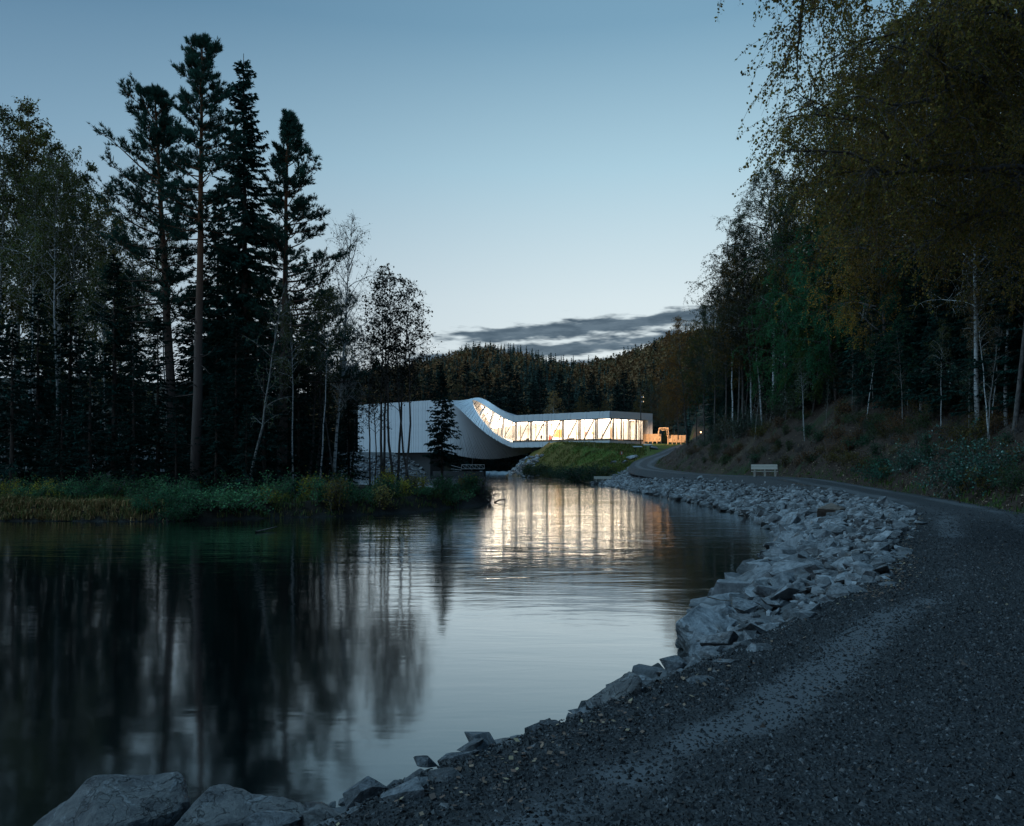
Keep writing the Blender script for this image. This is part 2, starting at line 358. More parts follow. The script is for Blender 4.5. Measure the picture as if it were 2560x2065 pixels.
principled(t, Base_Color=t.ramp(r, [(0, (0.004, 0.0043, 0.0047)), (0.6, (0.010, 0.0104, 0.011)), (0.88, (0.030, 0.031, 0.033)), (0.97, (0.12, 0.12, 0.125)), (1.0, (0.09, 0.06, 0.045))]), Roughness=0.6, Specular_IOR_Level=0.45); M['gravel'] = m
m, t = mat('fallen_leaf'); g = t.add('ShaderNodeNewGeometry'); r = g.outputs['Random Per Island']
principled(t, Base_Color=t.ramp(r, [(0, (0.06, 0.035, 0.025)), (0.5, (0.16, 0.09, 0.06)), (0.85, (0.26, 0.17, 0.11)), (1.0, (0.32, 0.25, 0.14))]), Roughness=0.7); M['fallen_leaf'] = m

# ------------------------------------------------------------------ the lie of the land (x right, y ahead, z up, river at 0)
SHORE_R = A([-90, -14], [-30, -3], [-12, 1.8], [-6, 3.6], [-3.2, 5.0], [-1.58, 6.08], [-.9, 6.9], [-.07, 7.8], [.93, 9.3], [2.2, 11], [2.8, 12.6], [3.7, 14.7],
            [6.8, 20.2], [10.3, 29.9], [11.8, 37.8], [12.4, 45.8], [12.2, 62], [11.9, 73], [11.6, 97], [9.0, 126], [2.3, 155], [-1.5, 176], [0, 200], [4, 228], [3, 262])
SHORE_L = A([-90, 27], [-60, 31], [-40, 34.5], [-23, 36.4], [-16.8, 36.0], [-8.9, 39.5], [-5.3, 43.5], [-3.2, 48.4], [-1.5, 54.0], [-2.0, 58], [-6, 64], [-14, 72],
            [-32, 84], [-52, 104], [-62, 140], [-48, 178], [-30, 193], [-21, 199], [-18, 214], [-15, 240], [-12, 262])
# path: left edge with heights
PATH_L = A([-5.5, -9, 1.0], [-3.4, -3, 1.0], [-2.0, 1, 1.0], [-.98, 3.5, 1.0], [-.5, 4.25, 1], [.2, 5.05, 1], [1.34, 6.5, 1.0], [2.96, 8.8, 1.0], [4.5, 10.9, 1.0], [7.5, 16, 1.02],
           [10.0, 20.0, 1.12], [11.3, 22.7, 1.18], [12.8, 28, 1.24], [13.7, 33, 1.32], [14.5, 40, 1.52], [14.8, 47, 1.74], [14.6, 60, 1.72], [14.1, 72, 1.76], [13.7, 86, 2.0],
           [14.2, 95, 2.3], [15.9, 104.5, 2.8], [19.4, 118, 3.5], [23.9, 132, 4.35], [30, 150, 5.8], [35.5, 168, 6.7])
for _P in (PATH_L, SHORE_R):
    _P[:, 0] += np.interp(_P[:, 1], [2.0, 4.0, 6.5, 9.0, 12.0, 16.0, 20.0], [0.12, 0.25, 0.40, 0.50, 0.50, 0.30, 0.0]) * (np.abs(_P[:, 0]) < 12)
def resample(P, step):
    seg = np.linalg.norm(np.diff(P[:, :2], axis=0), axis=1); s = np.concatenate([[0], np.cumsum(seg)])
    # smooth with Catmull-Rom
    out = []
    n = len(P)
    for i in range(n - 1):
        p0, p1, p2, p3 = P[max(i - 1, 0)], P[i], P[i + 1], P[min(i + 2, n - 1)]
        k = max(2, int(seg[i] / step))
        for u in np.arange(k) / k:
            out.append(0.5 * ((2 * p1) + (-p0 + p2) * u + (2 * p0 - 5 * p1 + 4 * p2 - p3) * u * u + (-p0 + 3 * p1 - 3 * p2 + p3) * u ** 3))
    out.append(P[-1]); return np.array(out)
PL = resample(PATH_L, 0.5)
_t = nrm(np.gradient(PL[:, :2], axis=0)); PN = np.stack([_t[:, 1], -_t[:, 0]], 1)      # right-hand normal
PW = np.interp(PL[:, 1], [-9, 6, 12, 22, 30, 48, 90, 168], [4.4, 4.4, 3.8, 3.1, 3.1, 3.0, 3.0, 3.2])
PC = np.concatenate([PL[:, :2] + PN * PW[:, None] / 2, PL[:, 2:]], 1)                   # centre line

def seg_dist(x, y, P):
    """distance to a polyline, nearest segment index and parameter"""
    Q = np.stack([x, y], -1); best = np.full(x.shape, 1e9); idx = np.zeros(x.shape, int); par = np.zeros(x.shape)
    for i in range(len(P) - 1):
        a = P[i, :2]; d = P[i + 1, :2] - a; L = d @ d
        u = np.clip(((Q - a) @ d) / L, 0, 1)
        r = np.hypot(Q[..., 0] - a[0] - u * d[0], Q[..., 1] - a[1] - u * d[1])
        b = r < best; best = np.where(b, r, best); idx = np.where(b, i, idx); par = np.where(b, u, par)
    return best, idx, par
RIVER = np.concatenate([SHORE_R, SHORE_L[::-1]])
def in_poly(x, y, P):
    ins = np.zeros(x.shape, bool); n = len(P)
    for i in range(n):
        x0, y0 = P[i]; x1, y1 = P[(i + 1) % n]
        c = ((y0 > y) != (y1 > y)) & (x < (x1 - x0) * (y - y0) / (y1 - y0 + 1e-12) + x0); ins ^= c
    return ins
# gallery frame, fitted to the photograph
BX, BY, BYAW, BZ, BA, BB_, BTL, BK, BDZ = -5.456, 191.0, 0.6452, 11.96, 6.465, 3.613, 23.6, 0.415, -2.066
def bw(s, n, z):
    s, n, z = np.broadcast_arrays(np.asarray(s, float), np.asarray(n, float), np.asarray(z, float))
    return np.stack([BX + s * math.cos(BYAW) + n * math.sin(BYAW), BY - s * math.sin(BYAW) + n * math.cos(BYAW), z], -1)
def b_inv(x, y):
    dx, dy = x - BX, y - BY
    return dx * math.cos(BYAW) - dy * math.sin(BYAW), dx * math.sin(BYAW) + dy * math.cos(BYAW)

PCs = PC[::3]
def sstep(a, b, x):
    t = np.clip((x - a) / (b - a), 0, 1); return t * t * (3 - 2 * t)
def terrain(x, y, detail=True):
    x = np.asarray(x, float); y = np.asarray(y, float); sh = x.shape; x = x.ravel(); y = y.ravel()
    dR, iR, _ = seg_dist(x, y, SHORE_R); dL, _, _ = seg_dist(x, y, SHORE_L)
    wet = in_poly(x, y, RIVER)
    # right land
    dP, iP, uP = seg_dist(x, y, PCs)
    zp = PCs[iP, 2] * (1 - uP) + PCs[np.minimum(iP + 1, len(PCs) - 1), 2] * uP
    tx = PCs[np.minimum(iP + 1, len(PCs) - 1), :2] - PCs[iP, :2]
    side = tx[:, 1] * (x - PCs[iP, 0]) - tx[:, 0] * (y - PCs[iP, 1])               # >0 right of path
    hw = np.interp(PCs[iP, 1], PL[:, 1], PW) / 2
    hd = np.maximum(dP - hw - 0.1, 0) * (side > 0)
    kf = np.interp(y, [0, 70, 110, 170, 240], [1, 1, 0.62, 0.45, 0.3])
    hill = (0.92 * np.minimum(hd, 4) + 0.84 * np.clip(hd - 4, 0, 40) + 0.3 * np.clip(hd - 44, 0, 100)) * kf
    hl = np.maximum(dP - hw - 0.25, 0) * (side <= 0)
    ks = np.interp(y, [-10, 6, 12, 30, 60, 95, 118, 138, 160, 200], [0.28, 0.32, 0.48, 0.50, 0.62, 0.55, 0.34, 0.42, 0.85, 0.85])
    zr = zp + np.where(y > 92, 0.035 * hl, -0.02 * hl)
    zr = np.minimum(zr, ks * dR + 0.02) + hill
    rough = fbm2(x, y, 0.35, 5, 3) * np.clip(hd * 0.5, 0, 1.9) + fbm2(x, y, 1.6, 3, 9) * 0.35 * np.clip(hd, 0, 1)
    zr = zr + rough + np.where(hd > 0.1, 0.03, 0) + fbm2(x, y, 0.5, 3, 5) * 0.3 * np.clip(hl / 4, 0, 1) * (y > 92)
    # under the path the ground stays below the gravel sheet
    zr = np.where((dP < hw + 0.05), np.minimum(zr, zp) - 0.05, zr)
    # left land
    zl = np.minimum(0.75 + 0.022 * np.clip(dL, 0, 80) + fbm2(x, y, 0.25, 3, 21) * 0.9, 0.75 * dL + 0.05)
    far = y > 125
    zl = np.where(far, np.minimum(5.4 + 0.02 * dL, 0.62 * dL + 0.03), zl)
    z = np.where(dR < dL, zr, zl)
    # hills far behind
    f = sstep(232, 560, y)
    px = 1280 + 1990 * x / np.maximum(y, 1)
    rid = 60 + 11 * np.exp(-((px - 1230) / 130) ** 2) + 22 * np.exp(-((px - 1760) / 170) ** 2) - 4 * np.exp(-((px - 1480) / 90) ** 2) - 16 * np.exp(-((px - 650) / 260) ** 2) + fbm2(x, y, 0.012, 3, 4) * 10
    zf = 3 + f * rid
    z = np.where(y > 205, np.maximum(z * (1 - sstep(205, 262, y)) + zf * sstep(205, 262, y), 0.3), z)
    z = np.where(wet, -np.minimum(1.8, 0.45 * np.minimum(dR, dL)) - 0.02, z)
    # room under the gallery
    s, n = b_inv(x, y)
    ins = (s > 8) & (s < 40) & (np.abs(n) < BA + 0.3); z = np.where(ins, np.minimum(z, 5.9), z)
    ins = (s < 0) & (s > -46) & (np.abs(n) < BB_ + 0.4); z = np.where(ins, np.minimum(z, 4.8), z)
    return z.reshape(sh)

_rows = [-26.0]
while _rows[-1] < 700: _rows.append(_rows[-1] + max(0.28, 0.0125 * max(_rows[-1], 0)))
_rows = np.array(_rows); _u = np.linspace(-1, 1, 321)
GY = np.repeat(_rows[:, None], 321, 1); GX = _u[None] * (24 + 0.80 * np.maximum(GY, 0))
GZ = terrain(GX, GY)
def ground_z(x, y): return terrain(A(x) if np.isscalar(x) else x, A(y) if np.isscalar(y) else y)
def zat(x, y): return float(terrain(np.array([x]), np.array([y]))[0])
def ray(px, py, d): return A((px - 1280) / FPX * d, d, EYE + (HOR - py) / FPX * d)
_D = np.concatenate([np.arange(3, 60, 0.1), np.arange(60, 300, 0.4)])
def hit(px, py):
    """the point of the ground seen at a pixel of the photograph"""
    P = ray(px, py, 1.0); x = P[0] * _D; z = EYE + (HOR - py) / FPX * _D
    g = np.maximum(terrain(x, _D), 0.0); k = np.nonzero(z <= g)[0]
    d = _D[k[0]] if len(k) else 150.0
    return A(P[0] * d, d, EYE + (HOR - py) / FPX * d)

# colours of the ground by zone
x, y, z = GX.ravel(), GY.ravel(), GZ.ravel()
dR, _, _ = seg_dist(x, y, SHORE_R); dL, _, _ = seg_dist(x, y, SHORE_L); dP, iP, _ = seg_dist(x, y, PCs)
tx = PCs[np.minimum(iP + 1, len(PCs) - 1), :2] - PCs[iP, :2]; rightside = (tx[:, 1] * (x - PCs[iP, 0]) - tx[:, 0] * (y - PCs[iP, 1])) > 0
C = np.tile(A(0.030, 0.028, 0.020), (len(x), 1))
isR = dR < dL
nz = fbm2(x, y, 0.22, 4, 31); nz2 = fbm2(x, y, 0.9, 3, 37)
C[isR & rightside] = (0.050, 0.034, 0.026)
k = isR & rightside & (nz > 0.06); C[k] = (0.075, 0.055, 0.038)
k = isR & rightside & (nz2 > 0.13); C[k] = (0.035, 0.045, 0.022)
k = isR & ~rightside & (y < 98); C[k] = (0.10, 0.105, 0.11)
k = isR & ~rightside & (y >= 98) & (y < 205); C[k] = np.where((fbm2(x[k], y[k], .35, 4, 55) > .03)[:, None], A(.045, .062, .014), A(.070, .100, .016))
k = isR & ~rightside & (y >= 98) & (y < 205) & (nz + 0.011 * (14 - x) > 0.04); C[k] = (0.125, 0.100, 0.026)
k = isR & (y >= 98) & (y < 205) & ~rightside & (dR < 2.2); C[k] = (0.15, 0.10, 0.06)
k = ~isR & (y < 125) & (dL < 1.2); C[k] = (0.020, 0.016, 0.012)
k = ~isR & (y > 125) & (y < 215); C[k] = (0.12, 0.12, 0.12)
k = z < 0.02; C[k] = (0.03, 0.032, 0.03)
k = y > 225; C[k] = np.where((nz[k] > 0.02)[:, None], A(0.05, 0.035, 0.02), A(0.02, 0.025, 0.018))
g = MB(); n1, n2 = GX.shape; ii = np.arange(n1 - 1)[:, None] * n2 + np.arange(n2 - 1)[None]
g.add(np.stack([x, y, z], 1), np.stack([ii, ii + 1, ii + n2 + 1, ii + n2], -1).reshape(-1, 4), C)
tag(g.build('ground', M['ground'], smooth=True), kind='structure')

# river
g = MB(); g.add([(-400, -40, 0), (300, -40, 0), (300, 206, 0), (-400, 206, 0)], [[0, 1, 2, 3]]); tag(g.build('river', M['water']), kind='structure')
g = MB(); xs = np.linspace(-24, 6, 40); rr = np.random.default_rng(5)
V = []
for j, (yy, zz) in enumerate([(203.0, -0.05), (204.5, 0.12), (206.0, 0.42), (209, 0.5), (262, 0.5)]):
    V.append(np.stack([xs, np.full(40, yy) + (rr.normal(size=40) * 0.5 if 0 < j < 4 else 0), np.full(40, zz) + (rr.normal(size=40) * 0.08 if 0 < j < 4 else 0)], 1))
V = np.concatenate(V); ii = np.arange(4)[:, None] * 40 + np.arange(39)[None]
g.add(V, np.stack([ii, ii + 1, ii + 41, ii + 40], -1).reshape(-1, 4)); tag(g.build('river_rapids', M['foam'], smooth=True), kind='structure')

# gravel path, a sheet with wheel-track patches
def track_mask(u_len, v, X, Y):
    """compacted sandy patches along two wheel tracks (0..1)"""
    dd = np.hypot(X, Y); l1 = np.interp(dd, [4, 9, 22], [.17, .19, .26]); l2 = np.interp(dd, [4, 9, 22], [.62, .66, .76])
    m = np.exp(-((v - l1 - 0.015 * np.sin(u_len * .9)) / 0.075) ** 2) + np.exp(-((v - l2) / 0.085) ** 2)
    n = fbm2(u_len * 0.22, v * 3.0, 1.0, 2, 77) + 0.8 * fbm2(X, Y, 1.7, 5, 78)
    d = np.hypot(X, Y)
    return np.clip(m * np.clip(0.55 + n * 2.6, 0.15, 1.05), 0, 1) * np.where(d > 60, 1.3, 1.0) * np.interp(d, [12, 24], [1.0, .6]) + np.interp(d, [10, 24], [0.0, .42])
keep = [0]
for i in range(1, len(PL)):
    keep.append(i)
PLd = resample(PATH_L, 0.16); td = nrm(np.gradient(PLd[:, :2], axis=0)); nd_ = np.stack([td[:, 1], -td[:, 0]], 1)
wd_ = np.interp(PLd[:, 1], PL[:, 1], PW)
far_ = PLd[:, 1] > 40; sel = np.where(far_, (np.arange(len(PLd)) % 4) == 0, True); PLd, nd_, wd_ = PLd[sel], nd_[sel], wd_[sel]
vv = np.concatenate([[-0.13], np.linspace(-0.02, 1.0, 41), [1.08]])
PX = PLd[:, None, 0] + nd_[:, None, 0] * wd_[:, None] * vv; PY = PLd[:, None, 1] + nd_[:, None, 1] * wd_[:, None] * vv
wob = fbm2(PX, PY, 0.8, 3, 15) * 0.22                                           # uneven edges
edge = np.where(vv < 0.005, -1, np.where(vv > 0.99, 1, 0)); skirt = np.where(vv < -0.1, 0.55, np.where(vv > 1.05, 0.25, 0.0))
PX = PX + nd_[:, None, 0] * wob * edge; PY = PY + nd_[:, None, 1] * wob * edge
PZ = PLd[:, None, 2] + 0.012 + fbm2(PX, PY, 0.7, 3, 51) * 0.05 + np.sin(np.clip(vv, 0, 1) * np.pi) * 0.05 - np.where(edge != 0, 0.03, 0) - skirt
ARC = np.concatenate([[0], np.cumsum(np.linalg.norm(np.diff(PLd[:, :2], axis=0), axis=1))])
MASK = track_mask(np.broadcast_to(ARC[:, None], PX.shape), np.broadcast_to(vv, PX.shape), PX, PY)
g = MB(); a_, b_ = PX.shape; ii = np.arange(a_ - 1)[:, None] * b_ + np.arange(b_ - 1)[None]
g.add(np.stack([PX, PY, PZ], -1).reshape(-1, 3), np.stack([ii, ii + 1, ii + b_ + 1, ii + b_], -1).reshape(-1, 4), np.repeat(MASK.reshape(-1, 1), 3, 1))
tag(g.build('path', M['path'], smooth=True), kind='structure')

# loose stones on the path close by
def path_point(rng, N, ymax, v0=-0.02, v1=1.0):
    L = np.concatenate([[0], np.cumsum(np.linalg.norm(np.diff(PL[:, :2], axis=0), axis=1))])
    ok = (PL[:, 1] > -1) & (PL[:, 1] < ymax); l0, l1 = L[ok][0], L[ok][-1]
    s = rng.uniform(l0, l1, N); v = rng.uniform(v0, v1, N)
    q = [np.interp(s, L, c) for c in (PL[:, 0], PL[:, 1], PL[:, 2], PN[:, 0], PN[:, 1], PW)]
    X = q[0] + q[3] * q[5] * v; Y = q[1] + q[4] * q[5] * v
    Z = q[2] + 0.012 + fbm2(X, Y, 0.7, 3, 51) * 0.05 + np.sin(np.clip(v, 0, 1) * np.pi) * 0.05
    return X, Y, Z, v, s
def in_view(X, Y, Z, mg=60):
    px = 1280 + FPX * X / np.maximum(Y, 0.05); py = HOR - FPX * (Z - EYE) / np.maximum(Y, 0.05)
    return (Y > 0.5) & (px > -mg) & (px < 2560 + mg) & (py < 2065 + 2 * mg)
def stones(name, X, Y, Z, size, rng, mat_):
    N = len(X); an = rng.uniform(0, 6.28, N)
    base = np.stack([np.stack([np.cos(an + k * 1.571 + rng.normal(size=N) * 0.25), np.sin(an + k * 1.571 + rng.normal(size=N) * 0.25), np.zeros(N)], 1) * (size * rng.uniform(0.5, 1.1, N))[:, None] for k in range(4)], 1)
    top = np.stack([rng.normal(size=N) * size * 0.3, rng.normal(size=N) * size * 0.3, size * rng.uniform(0.35, 0.9, N)], 1)
    V = np.concatenate([base, top[:, None]], 1) + np.stack([X, Y, Z], 1)[:, None] - A(0, 0, 0.002)
    b = np.arange(N)[:, None] * 5
    F = np.concatenate([b + A(0, 1, 4).astype(int), b + A(1, 2, 4).astype(int), b + A(2, 3, 4).astype(int), b + A(3, 0, 4).astype(int)])
    return MB().add(V.reshape(-1, 3), F).build(name, mat_)
rng = np.random.default_rng(11)
X, Y, Z, v, s_arc = path_point(rng, 500000, 26.0)
d = np.hypot(X, Y); mk = track_mask(s_arc, v, X, Y)
k = in_view(X, Y, Z, 420) & (rng.uniform(size=len(X)) < np.clip(1.25 - 0.95 * mk, 0.03, 1)) & (rng.uniform(size=len(X)) < np.interp(d, [3, 7, 10, 14, 20, 26], [1, .9, .55, .28, .10, .01]))
X, Y, Z = X[k], Y[k], Z[k]
o = stones('gravel', X, Y, Z, (rng.gamma(5, 0.0020, len(X)) + 0.003) * np.interp(np.hypot(X, Y), [3, 8, 26], [1, 1.1, 1.7]), rng, M['gravel']); tag(o, 'loose dark grey gravel covering the near path', 'gravel', kind='stuff')
# ------------------------------------------------------------------ (continued below)
# ------------------------------------------------------------------ the twisted gallery
S0, S1 = -42.0, 37.0
def btheta(s):
    t = np.clip(np.asarray(s, float) / BTL + 0.5, 0, 1); t = (1 - BK) * t + BK * (3 * t * t - 2 * t ** 3); return t
def bsec(s, n, z):
    """section point (n, z before the twist) at station s -> world"""
    t = btheta(s); th = t * math.pi / 2
    return bw(s, n * np.cos(th) - z * np.sin(th), BZ + BDZ * t + z * np.cos(th) + n * np.sin(th))
BLOC = bw(0, 0, 0.0); BLOC[2] = 0
GAL = thing('gallery_bridge', 'twisted aluminium gallery bridge with lit glass front spanning the river', 'building', tuple(BLOC))
TA, TC, TD, TBc = 1.15, 1.45, 0.4, 0.3
GLASS_S = -4.6                                              # the glazing starts here in the twist
def lower_off(s): return np.interp(s, [-12, GLASS_S, -1.0, 3.0, 7.0, 11.8], [2 * BB_ - TC, 2 * BB_ - TC - 0.25, 3.5, 2.2, 1.4, TA])
PITCH = 0.4
def slat_mesh(s, closed):
    g = MB(); h = PITCH * 0.5 - 0.012; e = BA; b = BB_
    odd = int(round(s / PITCH)) % 2; r = 0.05 if odd else 0.0
    def slab(n0, n1, z0, z1, outer):                         # inner faces white, outer faces metal
        V = []
        for z_ in (z0, z1):
            for (nn, ss) in ((n0, -h), (n1, -h), (n1, h), (n0, h)): V.append((nn, ss, z_))
        V = A(*V)
        P = np.array([bsec(s, q[0], q[2]) for q in V]) + np.outer(V[:, 1], A(math.cos(BYAW), -math.sin(BYAW), 0))
        faces = [[0, 3, 2, 1], [4, 5, 6, 7], [0, 1, 5, 4], [1, 2, 6, 5], [2, 3, 7, 6], [3, 0, 4, 7]]
        inner = {'A': 3, 'C': 5, 'D': 1, 'B': 0}[outer]
        for i, f in enumerate(faces): g.p.append(np.array([f]) + g.n); g.m.append(np.array([1 if i == inner else 0]))
        g.v.append(P); g.n += 8
    lo = float(lower_off(s))
    slab(-b + r, -b + TA, -e, e - r, 'A'); slab(b - TC, b - r, -e, e - r, 'C'); slab(-b + TA, b - TC, -e, -e + TD, 'D')
    if closed: slab(-b + TA, b - TC, e - TBc, e - r, 'B')
    elif lo > TA + 0.02: slab(-b + TA, -b + lo, e - TBc, e - r, 'B')
    return g
cache = {}
ns = int((S1 - S0) / PITCH)
for i in range(ns):
    s = S0 + (i + 0.5) * PITCH; t0, t1 = float(btheta(s)), float(btheta(s)); odd = int(round(s / PITCH)) % 2
    key = ('L', odd) if t0 <= 0 else (('R', odd) if t0 >= 1 else None)
    org = bw(s, 0, 0.0); org[2] = 0
    if key in cache: me = cache[key]
    else:
        me = slat_mesh(s, s < GLASS_S).mesh('cladding_slat', [M['aluminium'], M['white_plaster']], off=org)
        if key: cache[key] = me
    o = link('cladding_slat', me, GAL); o.location = tuple(org - BLOC)
# oblique right end: roof and floor wedges, jamb, recessed timber entrance
ZB, ZT = BZ + BDZ - BB_, BZ + BDZ + BB_
SE = 40.0
def wedge(z0, z1, inset=0.0):
    P = [(S1, -BA), (SE, BA), (S1, BA)]
    V = [bw(s, n, z0) for s, n in P] + [bw(s, n, z1) for s, n in P]
    return V, [[0, 2, 1], [3, 4, 5]], [[0, 1, 4, 3], [1, 2, 5, 4], [2, 0, 3, 5]]
for nm, z0, z1 in (('roof_end', ZT - TC, ZT), ('floor_end', ZB, ZB + TA)):
    V, T, Q = wedge(z0, z1); g = MB(); g.add(V, T, mi=0); g.add(V, Q, mi=0); g.build(nm, M['aluminium'], GAL, off=BLOC)
def endp(f, z, back=0.0):                                   # point along the end face, f 0..1 from the front corner
    s = S1 + (SE - S1) * f; n = -BA + 2 * BA * f
    dv = nrm(A(SE - S1, 2 * BA)); return bw(s - dv[1] * back, n + dv[0] * back, z)
def end_slab(nm, f0, f1, z0, z1, b0, b1, m_):
    g = MB(); g.hexa([endp(f0, z0, b0), endp(f1, z0, b0), endp(f1, z0, b1), endp(f0, z0, b1), endp(f0, z1, b0), endp(f1, z1, b0), endp(f1, z1, b1), endp(f0, z1, b1)])
    return g.build(nm, m_, GAL, off=BLOC)
ZF, ZC = ZB + TA, ZT - TC
end_slab('end_jamb', 0.90, 0.945, ZF, ZC, 0.03, 1.6, M['aluminium']); end_slab('end_jamb', 0.952, 1.0, ZF, ZC, 0.01, 1.6, M['aluminium'])
for k in range(5): end_slab('timber_board', 0.795 + k * 0.021, 0.795 + k * 0.021 + 0.0195, ZF, ZC, 1.1 + 0.02 * (k % 2), 1.2, M['orange_wood'])
def front(s, z, back=0.0): return bw(s, -BA + back, z)
def front_slab(nm, s0, s1, z0, z1, b0, b1, m_, parent=None):
    g = MB(); g.hexa([front(s0, z0, b0), front(s1, z0, b0), front(s1, z0, b1), front(s0, z0, b1), front(s0, z1, b0), front(s1, z1, b0), front(s1, z1, b1), front(s0, z1, b1)])
    return g.build(nm, m_, parent or GAL, off=BLOC)
# panes and mullions along the straight front
NP = 12; edges = np.linspace(11.8, S1, NP + 1)
for i in range(NP):
    front_slab('pane', edges[i] + 0.035, edges[i + 1] - 0.035, ZF + 0.02, ZC - 0.02, 0.22, 0.24, M['glass'])
    front_slab('mullion', edges[i] - 0.04, edges[i] + 0.04, ZF, ZC, 0.16, 0.30, M['dark_metal'])
front_slab('mullion', S1 - 0.06, S1 + 0.0, ZF, ZC, 0.1, 0.3, M['dark_metal'])
front_slab('window_sill', 11.8, S1, ZF + 0.002, ZF + 0.42, 0.32, 0.44, M['oak_floor'])
front_slab('window_head', 11.8, S1, ZC - 0.16, ZC - 0.002, 0.12, 0.4, M['dark_metal'])
ef = np.linspace(0.012, 0.785, 6)
for i in range(5):
    end_slab('pane', ef[i] + 0.004, ef[i + 1] - 0.004, ZF + 0.02, ZC - 0.02, 0.22, 0.24, M['glass'])
    end_slab('mullion', ef[i + 1] - 0.004, ef[i + 1] + 0.004, ZF, ZC, 0.16, 0.3, M['dark_metal'])
end_slab('window_head', 0.012, 0.785, ZC - 0.16, ZC - 0.002, 0.12, 0.4, M['dark_metal'])
end_slab('window_sill', 0.02, 0.785, ZF + 0.002, ZF + 0.32, 0.32, 0.44, M['oak_floor'])
end_slab('wall', 0.785, 0.80, ZF, ZC, 0.2, 1.2, M['white_steel'])
# glazing in the twist: one bent pane between each pair of mullions
ts = np.linspace(GLASS_S, 11.8, 9)
for i in range(8):
    g = MB(); q = np.linspace(ts[i], ts[i + 1], 4); V = []
    for s in q:
        V.append(bsec(s, -BB_ + float(lower_off(s)), BA - 0.24)); V.append(bsec(s, BB_ - TC, BA - 0.24))
    g.add(V, [[2 * j, 2 * j + 2, 2 * j + 3, 2 * j + 1] for j in range(3)]); g.build('pane', M['glass'], GAL, off=BLOC, smooth=True)
    g = MB(); s = ts[i] + 0.02; g.bar(bsec(s, -BB_ + float(lower_off(s)), BA - 0.2), bsec(s, BB_ - TC, BA - 0.2), 0.07, 0.12); g.build('mullion', M['dark_metal'], GAL, off=BLOC)
# steel columns and braces behind the glass
def column(nm, p, q, wd): g = MB(); g.bar(p, q, wd, 0.28, up=(math.sin(BYAW), math.cos(BYAW), 0)); g.build(nm, M['white_steel'], GAL, off=BLOC)
for i in range(0, NP, 2):
    s = edges[i]
    for ds in (0.32, 0.72): column('column', front(s + ds, ZF, 0.75), front(s + ds, ZC, 0.75), 0.26)
    column('brace', front(s + 1.35, ZF, 0.8), front(edges[i + 2] - 0.05, ZC, 0.8), 0.22)
for s, dsn in ((8.0, 3.4), (4.2, 3.4), (0.6, 3.0)):
    for ds in (0.3, 0.7): column('column', bsec(s + ds, -BB_ + TA, BA - 0.8), bsec(s + ds, BB_ - TC, BA - 0.8), 0.24)
    column('brace', bsec(s + 1.0, -BB_ + TA, BA - 0.85), bsec(s + dsn, BB_ - TC, BA - 0.85), 0.2)
for f in (0.13, 0.31, 0.48, 0.65):
    p = endp(f, ZF, 0.8); q = endp(f, ZC, 0.8); g = MB(); g.bar(p, q, 0.42, 0.3, up=(math.cos(BYAW), -math.sin(BYAW), 0)); g.build('column', M['white_steel'], GAL, off=BLOC)
# inside: long light panels in the ceiling and a partition
g = MB(); z_ = ZC - 0.03
g.add([front(11.9, z_, .95), front(36.6, z_, .95), front(38.6, z_, 11.0), front(11.9, z_, 11.0)], [[0, 1, 2, 3]]); g.build('luminous_ceiling', M['gallery_light'], GAL, off=BLOC)
g = MB(); q = np.linspace(-1.0, 11.85, 14); V = []
for s in q: V.append(bsec(s, BB_ - TC - 0.07, BA - 1.0)); V.append(bsec(s, BB_ - TC - 0.07, BA - 8.0))
g.add(V, [[2 * j, 2 * j + 2, 2 * j + 3, 2 * j + 1] for j in range(13)]); g.build('luminous_ceiling', M['gallery_light'], GAL, off=BLOC, smooth=True)
g = MB(); g.hexa([endp(f, z_, b_) for z_ in (ZF, ZC) for f, b_ in ((0.05, 5.0), (0.93, 5.0), (0.93, 5.2), (0.05, 5.2))]); g.build('partition', M['white_plaster'], GAL, off=BLOC)
# abutments under both ends
for nm, s0, s1, n0, n1, z0, z1 in (('abutment', -40, -17, -2.4, 3.0, -0.5, BZ - BA - 0.02), ('abutment', 15, 36, -3.5, 5.5, 0.5, ZB - 0.02)):
    g = MB(); g.hexa([bw(s, n, z_) for z_ in (z0, z1) for s, n in ((s0, n0), (s1, n0), (s1, n1), (s0, n1))]); g.build(nm, M['concrete'], GAL, off=BLOC)
g = MB(); g.hexa([bsec(S0 - 0.12, n, z_) for z_ in (-BA, BA) for n in (-BB_, BB_)][:0] or [bw(s, n, z_) for z_ in (BZ - BA, BZ + BA) for s, n in ((S0 - .15, -BB_), (S0 - .01, -BB_), (S0 - .01, BB_), (S0 - .15, BB_))]); g.build('end_wall', M['aluminium'], GAL, off=BLOC)

